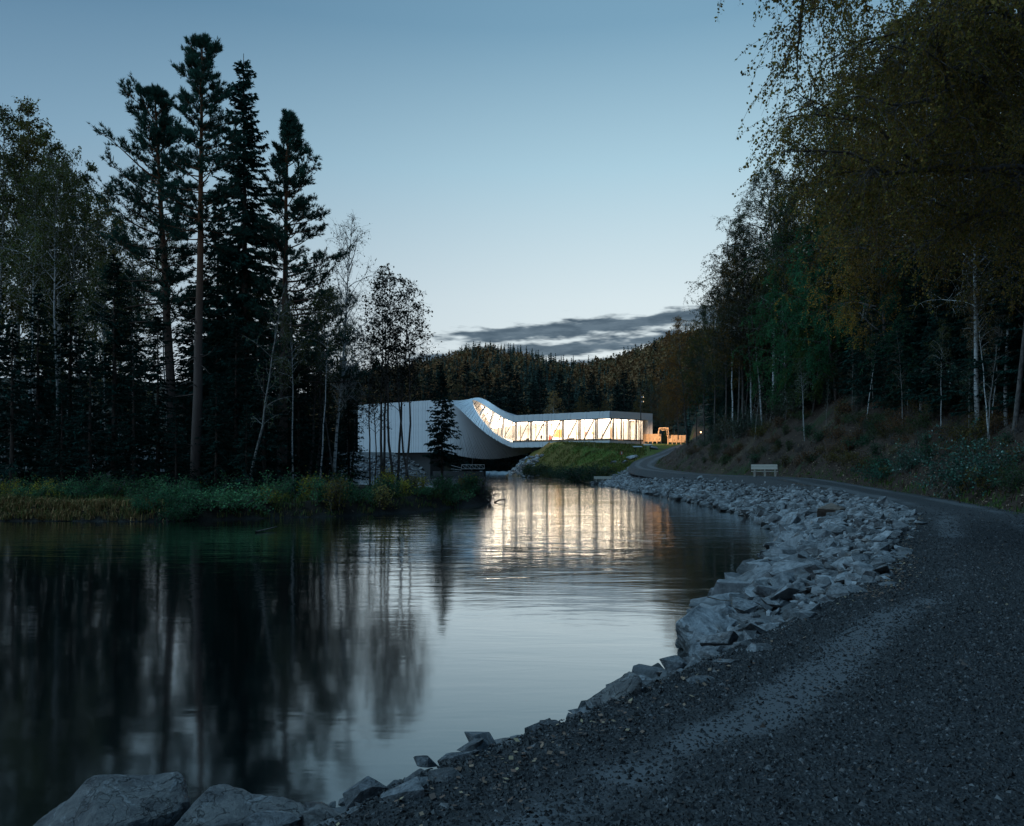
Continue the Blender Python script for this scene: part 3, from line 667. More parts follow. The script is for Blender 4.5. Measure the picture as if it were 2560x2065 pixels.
# things inside, placed where the photograph shows them through the glass (back: metres behind the glass)
def inside(px, back, z):
    u = (px - 1280) / FPX                                    # x = u*y on the vertical plane n = -BA+back
    n = -BA + back; s = (u * (BY + n * math.cos(BYAW)) - BX - n * math.sin(BYAW)) / (math.cos(BYAW) + u * math.sin(BYAW))
    return s, n
def inz(px, py, back):
    s, n = inside(px, back, 0); P = bw(s, n, 0.0); return EYE + (HOR - py) / FPX * P[1]
def art_mat(name, cols, sc_):
    m, t = mat(name); n = t.noise(objco(t), sc_, 3.0, 0.6, 1.0)
    k = len(cols); c = t.ramp(n, [(0.3 + 0.4 * i / (k - 1), cols[i]) for i in range(k)], 'CONSTANT')
    principled(t, Base_Color=c, Roughness=0.6); return m
arts = [(1385, 1409, 1074, 1093, [(0.45, 0.16, 0.06), (0.55, 0.35, 0.12), (0.2, 0.3, 0.12), (0.5, 0.22, 0.12)], 'large orange and green painting on the gallery wall'),
        (1443, 1450, 1081, 1087, [(0.5, 0.36, 0.16), (0.42, 0.3, 0.14)], 'small ochre picture hung right of the dark sofa'),
        (1463, 1468, 1080, 1086, [(0.5, 0.2, 0.14), (0.45, 0.28, 0.2)], 'small reddish picture beside a gallery column'),
        (1479, 1484, 1080, 1085, [(0.45, 0.42, 0.16), (0.5, 0.45, 0.25)], 'smallest yellowish picture behind a gallery brace'),
        (1496, 1508, 1076, 1088, [(0.1, 0.16, 0.45), (0.05, 0.3, 0.14), (0.25, 0.06, 0.08)], 'blue and green picture near the gallery corner')]
for i, (x0, x1, y0, y1, cols, lab) in enumerate(arts):
    bk = 2 * BA - 0.5 if i < 3 else 4.2
    bk = 5.0
    s0, n0 = inside(x0, bk, 0); s1, _ = inside(x1, bk, 0); z0, z1 = inz(x0, y1, bk), inz(x0, y0, bk)
    loc = bw((s0 + s1) / 2, n0, z0)
    g = MB(); g.hexa([bw(s, n, z_) for z_ in (z0, z1) for s, n in ((s0, n0), (s1, n0), (s1, n0 + 0.06), (s0, n0 + 0.06))])
    o = g.build('painting', art_mat('art%d' % i, cols, 1.6), off=loc); o.location = tuple(loc); tag(o, lab, 'painting', 'pictures in the gallery')
s0, n0 = inside(1378, 5.0, 0); s1, _ = inside(1515, 5.0, 0)
g = MB(); g.hexa([bw(s, n, z_) for z_ in (ZF, ZC) for s, n in ((s0, n0 + .08), (s1, n0 + .08), (s1, n0 + .3), (s0, n0 + .3))]); g.build('partition', M['white_plaster'], GAL, off=BLOC)
def box_thing(name, px, back, parts, label, cat, group=None):
    s, n = inside(px, back, 0); loc = bw(s, n, ZF)
    r = thing(name, label, cat, tuple(loc), (0, 0, -BYAW), group)
    for pn, lo, hi, m_ in parts: MB().box(lo, hi).build(pn, M[m_], r)
    return r
box_thing('sofa', 1425, 3.2, [('seat', (-.95, -.4, .12), (.95, .4, .42), 'black'), ('backrest', (-.95, .25, .42), (.95, .4, .8), 'black'), ('armrest', (-.95, -.4, .42), (-.78, .24, .62), 'black'), ('armrest', (.78, -.4, .42), (.95, .24, .62), 'black'), ('leg', (-.9, -.35, 0), (-.8, .35, .12), 'black'), ('leg', (.8, -.35, 0), (.9, .35, .12), 'black')], 'low dark sofa left of the small ochre picture', 'sofa')
box_thing('armchair', 1317, 2.6, [('seat', (-.4, -.4, .15), (.4, .4, .42), 'black'), ('backrest', (-.4, .25, .42), (.4, .4, .95), 'black'), ('armrest', (-.4, -.4, .42), (-.28, .24, .6), 'black'), ('armrest', (.28, -.4, .42), (.4, .24, .6), 'black')], 'dark armchair by the glass left of the standing person', 'armchair')
box_thing('stool', 1300, 2.6, [('seat', (-.22, -.22, .40), (.22, .22, .48), 'black'), ('leg', (-.06, -.06, 0), (.06, .06, .40), 'black')], 'small dark stool left of the dark armchair', 'stool')
box_thing('red_sculpture', 1375, 3.0, [('plinth', (-.3, -.3, 0), (.3, .3, .5), 'white_paint'), ('torso', (-.28, -.18, .5), (.22, .18, 1.3), 'red_paint'), ('head', (-.14, -.12, 1.3), (.12, .12, 1.75), 'red_paint')], 'reddish sculpture on a white plinth beside the large painting', 'sculpture')
box_thing('interior_door', 1530.5, 5.0 - 0.2, [('leaf', (-.5, -.05, 0), (.5, .05, 3.0), 'oak_floor'), ('handle', (.36, -.1, 1.0), (.44, -.05, 1.1), 'dark_metal')], 'pale timber door near the lit glass corner', 'door')
# a visitor standing in the gallery: one skinned body
s, n = inside(1353.5, 1.9, 0); loc = bw(s, n, ZF)
J = {'hip': (0, 0, .95), 'ch': (0, 0, 1.32), 'nk': (0, 0, 1.5), 'hd': (0, -.02, 1.66), 'ls': (-.19, 0, 1.42), 'le': (-.25, 0, 1.14), 'lw': (-.22, -.08, .9), 'lf': (-.2, -.12, .8), 'rs': (.19, 0, 1.42), 're': (.25, 0, 1.14), 'rw': (.2, -.14, .95), 'rf': (.17, -.2, .88),
     'lk': (-.12, 0, .5), 'la': (-.14, .03, .09), 'lt': (-.15, -.13, .04), 'rk': (.13, -.04, .5), 'ra': (.17, 0, .09), 'rt': (.19, -.16, .04), 'lh': (-.1, 0, .9), 'rh': (.1, 0, .9)}
R = dict(hip=.15, ch=.17, nk=.065, hd=.105, ls=.07, le=.05, lw=.038, lf=.04, rs=.07, re=.05, rw=.038, rf=.04, lk=.068, la=.048, lt=.045, rk=.068, ra=.048, rt=.045, lh=.095, rh=.095)
ks = list(J); E_ = [('hip', 'ch'), ('ch', 'nk'), ('nk', 'hd'), ('ch', 'ls'), ('ls', 'le'), ('le', 'lw'), ('lw', 'lf'), ('ch', 'rs'), ('rs', 're'), ('re', 'rw'), ('rw', 'rf'), ('hip', 'lh'), ('lh', 'lk'), ('lk', 'la'), ('la', 'lt'), ('hip', 'rh'), ('rh', 'rk'), ('rk', 'ra'), ('ra', 'rt')]
me = bpy.data.meshes.new('person'); me.from_pydata([J[k] for k in ks], [(ks.index(a), ks.index(b)) for a, b in E_], [])
o = link('person', me); o.location = tuple(loc); o.rotation_euler = (0, 0, -BYAW + 0.6)
md = o.modifiers.new('skin', 'SKIN')
for k, vtx in zip(ks, me.skin_vertices[0].data): vtx.radius = (R[k], R[k] * (0.75 if k in ('hip', 'ch') else 1)); vtx.use_root = (k == 'hip')
md = o.modifiers.new('sub', 'SUBSURF'); md.levels = 2; md.render_levels = 2
me.materials.append(M['cloth']); tag(o, 'visitor in dark clothes standing behind the gallery glass', 'person')

# ------------------------------------------------------------------ small things around the gallery
def truss(name, p0, p1, h, nb, label, cat, m_):
    loc = A(*p0); r = thing(name, label, cat, tuple(loc)); p0 = A(*p0) - loc; p1 = A(*p1) - loc; up = A(0, 0, h)
    for nm, a, b in (('rail', p0 + up, p1 + up), ('rail', p0, p1)): MB().bar(a, b, .10, .12).build(nm, m_, r)
    for i in range(nb + 1):
        q = p0 + (p1 - p0) * i / nb; MB().bar(q, q + up, .09, .09, up=(0, 1, 0)).build('post', m_, r)
        if i < nb: MB().bar(q + up, p0 + (p1 - p0) * (i + 1) / nb, .07, .07).build('brace', m_, r)
    return r
p0, p1 = ray(1154, 1172, 196), ray(1211, 1172, 194)
truss('footbridge_railing', p0, p1, 1.0, 5, 'pale steel truss railing over the weir under the gallery', 'railing', M['grey_steel'])
g = MB(); a, b = ray(1128, 1163, 197), ray(1154, 1170, 196); loc = a.copy(); g.bar(a, b, .1, .1); g.bar(a - A(0, 0, .9), b - A(0, 0, .5), .1, .1); o = g.build('ramp_handrail', M['grey_steel'], off=loc); o.location = tuple(loc); tag(o, 'sloping steel handrail left of the truss railing', 'handrail')
g = MB(); a, b = ray(1085, 1176, 199), ray(1212, 1175, 195); a[2] = b[2] = 0.35; loc = (a + b) / 2; g.bar(a, b, 1.6, 0.9); o = g.build('weir_wall', M['concrete'], off=loc); o.location = tuple(loc); tag(o, 'low concrete weir wall under the gallery belly', 'wall')

# floodlight pole in front of the glass end
base = hit(1602, 1112); base = A((1602 - 1280) / FPX * 155, 155, 0); base[2] = zat(base[0], base[1])
top = EYE + (HOR - 977) / FPX * 155
r = thing('floodlight_pole', 'tall thin dark pole with two floodlights before the glass end', 'light pole', tuple(base))
g = MB(); zz = np.linspace(0, top - base[2], 6); g.tube(np.stack([zz * 0, zz * 0, zz], 1), np.linspace(.13, .07, 6), 8); g.build('pole', M['dark_metal'], r)
for k, hz in enumerate((1.2, 2.1)):
    h_ = top - base[2] - hz; g = MB(); g.box((0.05, -.16, h_ - .14), (.5, .16, h_ + .14)); hd = g.build('floodlight', M['grey_steel'], r)
    MB().box((.503, -.12, h_ - .1), (.53, .12, h_ + .1)).build('lens', M['lamp_glow'], hd)
L = bpy.data.lights.new('floodlight', 'SPOT'); L.energy = 30000; L.color = (1.0, .62, .36); L.spot_size = math.radians(42); L.spot_blend = .6; L.shadow_soft_size = .15
lo = bpy.data.objects.new('floodlight_beam', L); COL.objects.link(lo); lo.location = (base[0] + .6, base[1], top - 1.4)
tgt = ray(1672, 1098, 168); lo.rotation_euler = (Vector(lo.location) - Vector(tgt)).to_track_quat('Z', 'Y').to_euler()

# timber terrace walls, swing frame and lit planks right of the gallery
def timber_wall(px0, px1, py0, py1, d, nb, label, thick=.14):
    a = ray(px0, py1, d); b = ray(px1, py1, d); h = (py1 - py0) / FPX * d; loc = (a + b) / 2
    r = thing('timber_wall', label, 'timber wall', tuple(loc)); 
    for i in range(nb):
        z0 = i * h / nb; MB().box((a[0] - loc[0], -thick / 2, z0 + .012), (b[0] - loc[0], thick / 2, z0 + h / nb - .012)).build('plank', M['orange_wood'], r)
    for f in np.linspace(0.03, 0.97, 5):
        xx = a[0] - loc[0] + f * (b[0] - a[0]); MB().box((xx - .08, -thick / 2 - .12, -0.4), (xx + .08, -thick / 2 - .004, h + .05)).build('post', M['orange_wood'], r)
    return r
timber_wall(1608, 1654, 1085, 1104, 170, 4, 'lit timber wall between the gallery end and the young conifer')
timber_wall(1668, 1714, 1088, 1106, 168, 4, 'lit timber wall right of the young conifer')
box = lambda nm, px, py, d, sz, label: None
for px0, px1, py0, py1, d, lab in ((1635, 1652, 1094, 1101, 166, 'lit wooden bench box below the swing frame'), (1676, 1690, 1096, 1103, 165, 'lit wooden bench box right of the young conifer')):
    a = ray(px0, py1, d); b = ray(px1, py0, d); loc = (a + b) / 2; loc[2] = a[2]; r = thing('bench_box', lab, 'bench', tuple(loc)); hw_ = (b[0] - a[0]) / 2; hh_ = b[2] - a[2]
    MB().box((-hw_, -.4, hh_ - .1), (hw_, .4, hh_)).build('seat', M['orange_wood'], r)
    for sx in (-1, 1): MB().box((sx * hw_ * .8 - .1, -.35, 0), (sx * hw_ * .8 + .1, .35, hh_ - .102)).build('leg', M['orange_wood'], r)
loc = ray(1658, 1090, 167); r = thing('swing_frame', 'lit trapezoid timber swing frame behind the young conifer', 'swing frame', tuple(loc))
u = 167 / FPX
def px_(x, y): return A((x - 1658) * u, 0, (1090 - y) * u)
MB().bar(px_(1648, 1070), px_(1671, 1070), .18, .18).build('beam', M['orange_wood'], r)
for a_, b_ in ((px_(1648, 1071), px_(1644, 1090)), (px_(1671, 1071), px_(1671, 1090)), (px_(1649, 1071) + A(0, .9, 0), px_(1650, 1090) + A(0, .9, 0)), (px_(1670, 1071) + A(0, .9, 0), px_(1668, 1090) + A(0, .9, 0))):
    MB().bar(a_, b_, .16, .16, up=(0, 1, 0)).build('post', M['orange_wood'], r)
MB().bar(px_(1651, 1075), px_(1667, 1075), .12, .14).build('crossbar', M['orange_wood'], r)

# benches by the path
def bench(loc, rz, label, L_=1.6, tall=1.0):
    r = thing('bench', label, 'bench', tuple(loc), (0, 0, rz), 'plank benches by the path')
    h = L_ / 2
    for k in range(3): MB().box((-h, -.36 + k * .145, .41), (h, -.36 + k * .145 + .13, .46)).build('seat_plank', M['pale_wood'], r)
    for k in range(2):
        g = MB(); z0 = .56 + k * .165; y0 = .14 + k * .05
        g.hexa([(-h, y0, z0), (h, y0, z0), (h, y0 + .05, z0), (-h, y0 + .05, z0), (-h, y0 + .045, z0 + .15), (h, y0 + .045, z0 + .15), (h, y0 + .095, z0 + .15), (-h, y0 + .095, z0 + .15)]); g.build('back_plank', M['pale_wood'], r)
    for sx in (-.78, 0, .78):
        MB().bar((sx * h, -.30, 0), (sx * h + .05, -.27, .40), .09, .09, up=(0, 1, 0)).build('leg', M['pale_wood'], r)
        MB().bar((sx * h, .10, 0), (sx * h + .05, .30, .86), .08, .07, up=(0, 1, 0)).build('back_post', M['pale_wood'], r)
        MB().bar((sx * h + .04, -.34, .36), (sx * h + .04, .2, .36), .08, .08).build('bearer', M['pale_wood'], r)
    return r
b1 = ray(1911, 1188, 50.5); b1[2] = PC[np.argmin(abs(PC[:, 1] - 50.5)), 2]; b1[2] = zat(b1[0], b1[1])
bench(b1, -0.25, 'pale plank bench with slanted backrest beside the bend of the path')
b2 = ray(1508, 1173, 101); b2[2] = zat(b2[0], b2[1])
bench(b2, 0.02, 'far plank bench by the bushes at the foot of the grass slope', 2.3)
# boulders, marker and sign tables on the grass slope
def put(px, d): P = A((px - 1280) / FPX * d, d, 0); P[2] = zat(P[0], P[1]); return P
P_ = hit(1554, 1143); r = thing('trail_marker', 'small red and white trail marker on the grass slope', 'marker', tuple(P_))
g = MB(); g.tube([(0, 0, 0), (0, 0, .5)], .05, 6); g.build('post', M['dark_metal'], r)
MB().hexa([(-.28, -.06, .42), (.28, -.06, .42), (.28, .06, .42), (-.28, .06, .42), (-.2, -.05, .95), (.2, -.05, .95), (.2, .05, .95), (-.2, .05, .95)]).build('plate', M['red_paint'], r)
MB().box((-.08, -.075, .5), (.10, -.062, .9)).build('stripe', M['white_paint'], r)
for px, py, lab in ((1594, 1133, 'flat sign table on two posts at the top of the grass slope'), (1620, 1128, 'wide sign table on posts beside the pale boulder')):
    P_ = hit(px, py); r = thing('sign_table', lab, 'sign', tuple(P_), (0, 0, 0.2))
    for sx in (-.4, .4): MB().bar((sx, 0, -.3), (sx, 0, 1.0), .1, .1, up=(0, 1, 0)).build('post', M['dark_metal'], r)
    MB().hexa([(-.75, -.4, .98), (.75, -.4, .98), (.75, .4, 1.14), (-.75, .4, 1.14), (-.75, -.4, 1.05), (.75, -.4, 1.05), (.75, .4, 1.21), (-.75, .4, 1.21)]).build('panel', M['grey_steel'], r)
# ------------------------------------------------------------------ rocks
def rock_mesh(name, seed, dims, sub=3, cuts=14, rough=.022, mat_='rock', square=0.5, flat=None):
    rg = np.random.default_rng(seed); bm = bmesh.new(); k = cuts
    P = nrm(rg.normal(size=(k, 3))) * rg.uniform(.75, 1.15, (k, 1)); P = np.sign(P) * np.abs(P) ** .7
    for q in P: bm.verts.new(q)
    bmesh.ops.convex_hull(bm, input=bm.verts)
    bmesh.ops.delete(bm, geom=[v for v in bm.verts if not v.link_faces], context='VERTS')
    bmesh.ops.bevel(bm, geom=list(bm.edges), offset=.035, segments=1, affect='EDGES', clamp_overlap=True)
    bmesh.ops.triangulate(bm, faces=bm.faces)
    lim = .5 if sub <= 3 else (.30 if sub == 4 else (.12 if sub == 5 else .07))
    for it in range(6):
        lg = [e for e in bm.edges if e.calc_length() > lim]
        if not lg or len(bm.verts) > 9000: break
        bmesh.ops.subdivide_edges(bm, edges=lg, cuts=1, use_grid_fill=False); bmesh.ops.triangulate(bm, faces=[f for f in bm.faces if len(f.verts) > 3])
    bm.verts.index_update(); V = np.array([v.co for v in bm.verts]); F = np.array([[v.index for v in f.verts] for f in bm.faces]); N_ = None
    bm.normal_update(); N_ = np.array([v.normal for v in bm.verts]); bm.free()
    V = V + N_ * (fbm(V * 1.9 + seed, 4, seed)[:, None]) * rough * 2.2
    if flat: V[:, 2] = np.minimum(V[:, 2], flat - .18 * V[:, 0] + .10 * fbm(V * 1.5 + 3, 3, seed))
    if sub >= 5:
        q = fbm(V * A(2.2, 2.2, 5.5) + seed * 1.7, 5, seed + 40); q = np.round(q * 8) / 8 * .6 + q * .4          # stepped fracture faces
        V = V + N_ * (q * .11)[:, None] + N_ * (fbm(V * 13 + seed, 3, seed + 9) * .03)[:, None]
    V = V / np.abs(V).max(0) * A(*dims) / 2
    return MB().add(V, F).mesh(name, M[mat_])
def smooth_by_angle(me, ang=0.6):
    me.polygons.foreach_set('use_smooth', np.ones(len(me.polygons), bool))
    try: me.set_sharp_from_angle(angle=ang)
    except Exception: pass
ROCKS = []
_rg = np.random.default_rng(3)
for i in range(18):
    d_ = (1.0, _rg.uniform(.5, .85), _rg.uniform(.26, .55))
    me = rock_mesh('riprap_rock', 100 + i, d_, 4, 12); smooth_by_angle(me, .22); ROCKS.append((me, d_))
LOW = []
for i in range(10):
    bm = bmesh.new(); bmesh.ops.create_icosphere(bm, subdivisions=1, radius=1.0); V = np.array([v.co for v in bm.verts]); F = np.array([[v.index for v in f.verts] for f in bm.faces]); bm.free()
    rg = np.random.default_rng(500 + i)
    for k in range(7):
        n = nrm(rg.normal(size=3)); ex = np.maximum(V @ n - rg.uniform(.4, .8), 0); V = V - ex[:, None] * n
    V = V / np.abs(V).max(0) * A(1, rg.uniform(.55, .9), rg.uniform(.35, .65)) / 2; LOW.append((V, F))
def bank_frame():
    """stations along the bank: path edge point, shore point"""
    out = []
    for i in range(0, len(PL), 1):
        if PL[i, 1] < 2.2 or PL[i, 1] > 104: continue
        p = PL[i]; o_ = p[:2] - PN[i] * 0.05
        # march outwards until the water
        for r_ in np.arange(0.3, 9, .15):
            q = o_ - PN[i] * r_
            if in_poly(np.array([q[0]]), np.array([q[1]]), RIVER)[0]: break
        out.append((p, -PN[i], r_))
    return out
BF = bank_frame()
BL = np.array([f[2] for f in BF])
rng = np.random.default_rng(21)
cand = []
stepL = 0.5
for (p, nn, r_) in BF:
    d = np.hypot(p[0], p[1]); 
    nrow = 9.0 if d > 12 else 5.5
    for k in range(int(rng.poisson(nrow))):
        f = rng.uniform(0.12, 1.08) ** 0.8
        big = 0.22 + 0.78 * np.clip((f - .12) * 1.25, 0, 1)
        if d < 12: big *= np.interp(d, [3, 7, 12], [.30, .42, .80])
        sz = big * rng.uniform(.4, 1.05)
        q = p[:2] + nn * (f * r_) + rng.normal(size=2) * .15
        cand.append((q[0], q[1], sz, f, d))
near_row = []
for (p, nn, r_) in BF:
    d = np.hypot(p[0], p[1])
    if d > 15: continue
    for k in range(6 if d < 9 else 4):
        off = rng.uniform(-.05, .45); q = p[:2] + nn * off + rng.normal(size=2) * .14
        near_row.append((q[0], q[1], rng.uniform(.10, .32) * np.interp(d, [3, 7, 14], [.8, 1, 1.7]), 10 + .3 + off * .5, d))
cand = cand + near_row
# right embankment under the gallery and the rock pile at its left end
for k in range(120):
    t_ = rng.uniform(); yy = 146 + 30 * t_; dd = rng.uniform(0, 5.2); 
    xx = np.interp(yy, SHORE_R[15:22, 1], SHORE_R[15:22, 0]) + dd
    if dd > 1.4 and yy < 158: continue
    cand.append((xx, yy, rng.uniform(.7, 1.7), .5, yy))
emb = []
for k in range(420):
    dd = rng.uniform(0, 8.5); f = rng.uniform(); P = SHORE_L[15] * (1 - f) + SHORE_L[17] * f; q = P + A(-.35, .93) * dd
    emb.append((q[0], q[1], rng.uniform(.5, 1.5), .5, 190))
cand = cand + emb
cand = np.array(cand); cz = terrain(cand[:, 0], cand[:, 1])
pxc = 1280 + FPX * cand[:, 0] / cand[:, 1]; app = cand[:, 2] / cand[:, 1]
vis = (pxc > -50) & (pxc < 2600)
cand, cz, app = cand[vis], cz[vis], app[vis]
order = np.argsort(-app); big, rest = order[:296], order[296:]
def zone(yq, xq, f, sz, tone):
    row = 'at the waterline' if f > .78 else ('high beside the path' if f < .4 else 'midway down')
    sw = 'large' if sz > .75 else ('small' if sz < .45 else 'medium')
    if yq < 4.6: gp, pl = 'rocks edging the near path', 'beside the two boulders'
    elif yq < 5.6: gp, pl = 'rocks edging the near path', 'just past the two boulders'
    elif yq < 6.6: gp, pl = 'rocks edging the near path', 'around the rounded dark boulder'
    elif yq < 7.8: gp, pl = 'rocks edging the near path', 'just past the rounded dark boulder'
    elif yq < 9: gp, pl = 'rocks edging the near path', 'just before the long tilted slab'
    elif yq < 13: gp, pl = 'slab rocks inside the bend', 'near the long tilted slab'
    elif yq < 17: gp, pl = 'slab rocks inside the bend', 'beyond the pale pointed slab'
    elif yq < 22: gp, pl = 'slab rocks inside the bend', 'inside the bend'
    elif yq < 30: gp, pl = 'rocks at the bend', 'near the rusty rock'
    elif yq < 42: gp, pl = 'rocks at the bend', 'beyond the rusty rock'
    elif yq < 75: gp, pl = 'rocks below the bench', 'below the plank bench'
    elif yq < 112: gp, pl = 'rocks on the far bank', 'near the grass slope'
    else: return 'rough grey rock on the embankment under the gallery', 'rocks under the gallery'
    return '%s angular rock %s %s' % (sw, row, pl), gp
for i in big:
    xq, yq, sz, f, d = cand[i]; me, dm = ROCKS[rng.integers(len(ROCKS))]
    o = link('riprap_rock', me); s_ = sz * 1.18; o.scale = (s_, s_ * rng.uniform(.75, 1.05), s_ * (rng.uniform(.8, 1.25) if yq > 14 else rng.uniform(.6, .95)))
    z0 = max(cz[i], -.12)
    if f > 9: f -= 10; z0 = max(z0, 1.0 - 1.1 * (f - .3))
    o.location = (xq, yq, z0 + dm[2] * s_ * (.22 if f > .3 else .02)); o.rotation_euler = (rng.normal() * .22 + .1, rng.normal() * .22 - (.2 if yq > 14 else .05), rng.normal() * .6 + .35 + (3.14 if rng.uniform() < .5 else 0))
    lb, gp = zone(yq, xq, f, sz, 0); tag(o, lb, 'rock', gp)
def scatter_low(name, X, Y, Z, S, rng, label, cat, mat_):
    g = MB(); ids = rng.integers(len(LOW), size=len(X))
    for k, (V, F) in enumerate(LOW):
        m_ = np.nonzero(ids == k)[0]; N = len(m_)
        if not N: continue
        a = rng.uniform(0, 6.28, N); b = rng.normal(size=N) * .45; c_, s_ = np.cos(a), np.sin(a); cb, sb = np.cos(b), np.sin(b)
        Vv = V[None] * S[m_, None, None]
        xx = Vv[..., 0] * cb[:, None] - Vv[..., 2] * sb[:, None]; zz = Vv[..., 0] * sb[:, None] + Vv[..., 2] * cb[:, None]; yy = Vv[..., 1]
        P = np.stack([xx * c_[:, None] - yy * s_[:, None] + X[m_, None], xx * s_[:, None] + yy * c_[:, None] + Y[m_, None], zz + Z[m_, None]], -1)
        Fi = (np.arange(N)[:, None, None] * len(V) + F[None]).reshape(-1, 3); g.add(P.reshape(-1, 3), Fi)
    return tag(g.build(name, M[mat_]), label, cat, kind='stuff')
r_ = cand[rest]; rz = np.maximum(cz[rest], -.1)
# small crushed stone between the rocks and along the path edge
sx, sy, ss = [], [], []
for (p, nn, rr_) in BF:
    d = np.hypot(p[0], p[1]); N = int(np.interp(d, [3, 8, 20, 45, 90], [42, 40, 34, 20, 10]))
    f = rng.uniform(0, 1, N) ** 1.5
    q = p[:2] + nn * (f * rr_)[:, None] * 1.02 + rng.normal(size=(N, 2)) * .2
    sx.append(q[:, 0]); sy.append(q[:, 1]); ss.append(rng.gamma(4, np.interp(d, [3, 10, 30, 90], [.012, .03, .05, .06]), N) + np.interp(d, [3, 12], [.02, .06]))
sx, sy, ss = map(np.concatenate, (sx, sy, ss)); sz_ = terrain(sx, sy) + ss * .15
scatter_low('crushed_stone', np.concatenate([r_[:, 0], sx]), np.concatenate([r_[:, 1], sy]), np.concatenate([rz + r_[:, 2] * .12, sz_]), np.concatenate([r_[:, 2] * 1.1, ss]), rng, 'small crushed stones filling the bank between the larger rocks', 'stones', 'rock')
# rocks that stand out
def solo(name, seed, dims, loc, rot, label, mat_='rock', sub=5, cuts=13, rough=.03, ang=.35, flat=None):
    me = rock_mesh(name, seed, dims, sub, cuts, rough, mat_, flat=flat); smooth_by_angle(me, ang); o = link(name, me); o.location = loc; o.rotation_euler = rot; return tag(o, label, 'boulder')
solo('boulder', 901, (.90, .85, .74), (-2.18, 4.40, .44), (.15, -.12, .4), 'large brownish grey boulder in the bottom corner by the water', 'boulder', 6, 16, .05, flat=.80)
solo('boulder', 917, (.66, .60, .52), (-1.52, 4.48, .48), (.1, .05, -.3), 'flat topped pale veined boulder right of the brownish boulder', 'boulder', 6, 15, .05, flat=.60)
solo('boulder', 923, (.34, .3, .26), (-1.08, 4.55, .5), (.2, .3, .8), 'small wedge of rock beside the flat topped boulder', 'boulder', 5)
_i = int(np.argmin(np.abs(PL[:, 1] - 5.3))); P_ = PL[_i, :2] - PN[_i] * .20; solo('boulder', 931, (.40, .36, .42), (P_[0], P_[1], .92), (.1, -.05, .3), 'rounded dark boulder at the water edge halfway up the near path', 'boulder', 5)
P_ = ray(1650, 1500, 14.5); solo('rock_slab', 941, (1.2, .7, .3), (3.75, 14.3, .08), (.08, -.12, .2), 'pale pointed slab lying out in the water inside the bend', 'rock', 5)
solo('rock_slab', 947, (1.3, .6, .45), (2.75, 11.4, .26), (.25, -.32, .85), 'long tilted grey slab dropping into the water', 'rock', 5)
P_ = ray(2075, 1258, 27.0); solo('boulder', 953, (1.1, .8, .6), (P_[0], 27.0, max(.9, zat(P_[0], 27) + .15)), (.2, -.2, .5), 'rusty brown rock among grey stones at the bend', 'rock_rusty', 5)
P_ = hit(1585, 1148); solo('boulder', 961, (2.4, 1.4, 1.0), (P_[0], P_[1], P_[2] + .3), (0, .05, .1), 'flat pale boulder on the verge left of the climbing road', 'rock', 4)
P_ = hit(1632, 1124); solo('boulder', 967, (2.0, 1.2, .8), (P_[0], P_[1], P_[2] + .25), (0, .1, .3), 'pale boulder at the top of the road near the timber wall', 'rock', 4)
P_ = hit(1536, 1157); solo('boulder', 971, (1.5, 1.0, .6), (P_[0], P_[1], P_[2] + .1), (0, .0, .3), 'low dark stone on the grass behind the far bench', 'rock_dark', 3)
P_ = hit(1562, 1158); solo('boulder', 977, (1.6, 1.1, .8), (P_[0], P_[1], P_[2] + .15), (0, .1, 1.3), 'dark stone at the foot of the climbing road', 'rock_dark', 3)

# ------------------------------------------------------------------ tree growers
def tris_along(C, D, L, Wd, rng, spread=.8, down=0.0, k=6):
    """k thin triangles at every centre, fanned about direction D"""
    N = len(C); C = np.repeat(C, k, 0); D = np.repeat(D, k, 0); L = np.repeat(np.broadcast_to(L, (N,)), k) * rng.uniform(.6, 1.2, N * k)
    d = nrm(D + rng.normal(size=D.shape) * spread * .6 - A(0, 0, down)); s = nrm(np.cross(d, rng.normal(size=d.shape)))
    w_ = (np.broadcast_to(Wd, (N,)).repeat(k) / 2)[:, None]
    V = np.stack([C - s * w_, C + s * w_, C + d * L[:, None]], 1).reshape(-1, 3)
    return V, np.arange(len(V)).reshape(-1, 3)
def leaf_quads(C, size, rng, hang=.3, asp=.62):
    N = len(C); d = nrm(rng.normal(size=(N, 3)) - A(0, 0, hang * 2)); s = nrm(np.cross(d, rng.normal(size=(N, 3))))
    sz = (np.broadcast_to(size, (N,)) * rng.uniform(.65, 1.3, N))[:, None]
    V = np.stack([C, C + d * sz * .5 + s * sz * asp / 2, C + d * sz, C + d * sz * .5 - s * sz * asp / 2], 1).reshape(-1, 3)
    return V, np.arange(len(V)).reshape(-1, 4)
def curve(p, d, L, n, rng, wob=.06, grav=0.0):
    P = [A(*p)]; d = nrm(A(*d))
    for i in range(n):
        d = nrm(d + rng.normal(size=3) * wob + A(0, 0, grav)); P.append(P[-1] + d * L / n)
    return np.array(P)
def trunk_curve(H, rng, sway=.012, n=9):
    z = np.linspace(0, H, n + 1); w_ = np.cumsum(rng.normal(size=(n + 1, 2)) * sway * H / n * 2, 0); w_ -= w_[0]
    return np.stack([w_[:, 0], w_[:, 1], z], 1)
def at_z(T, z): return A(np.interp(z, T[:, 2], T[:, 0]), np.interp(z, T[:, 2], T[:, 1]), z)

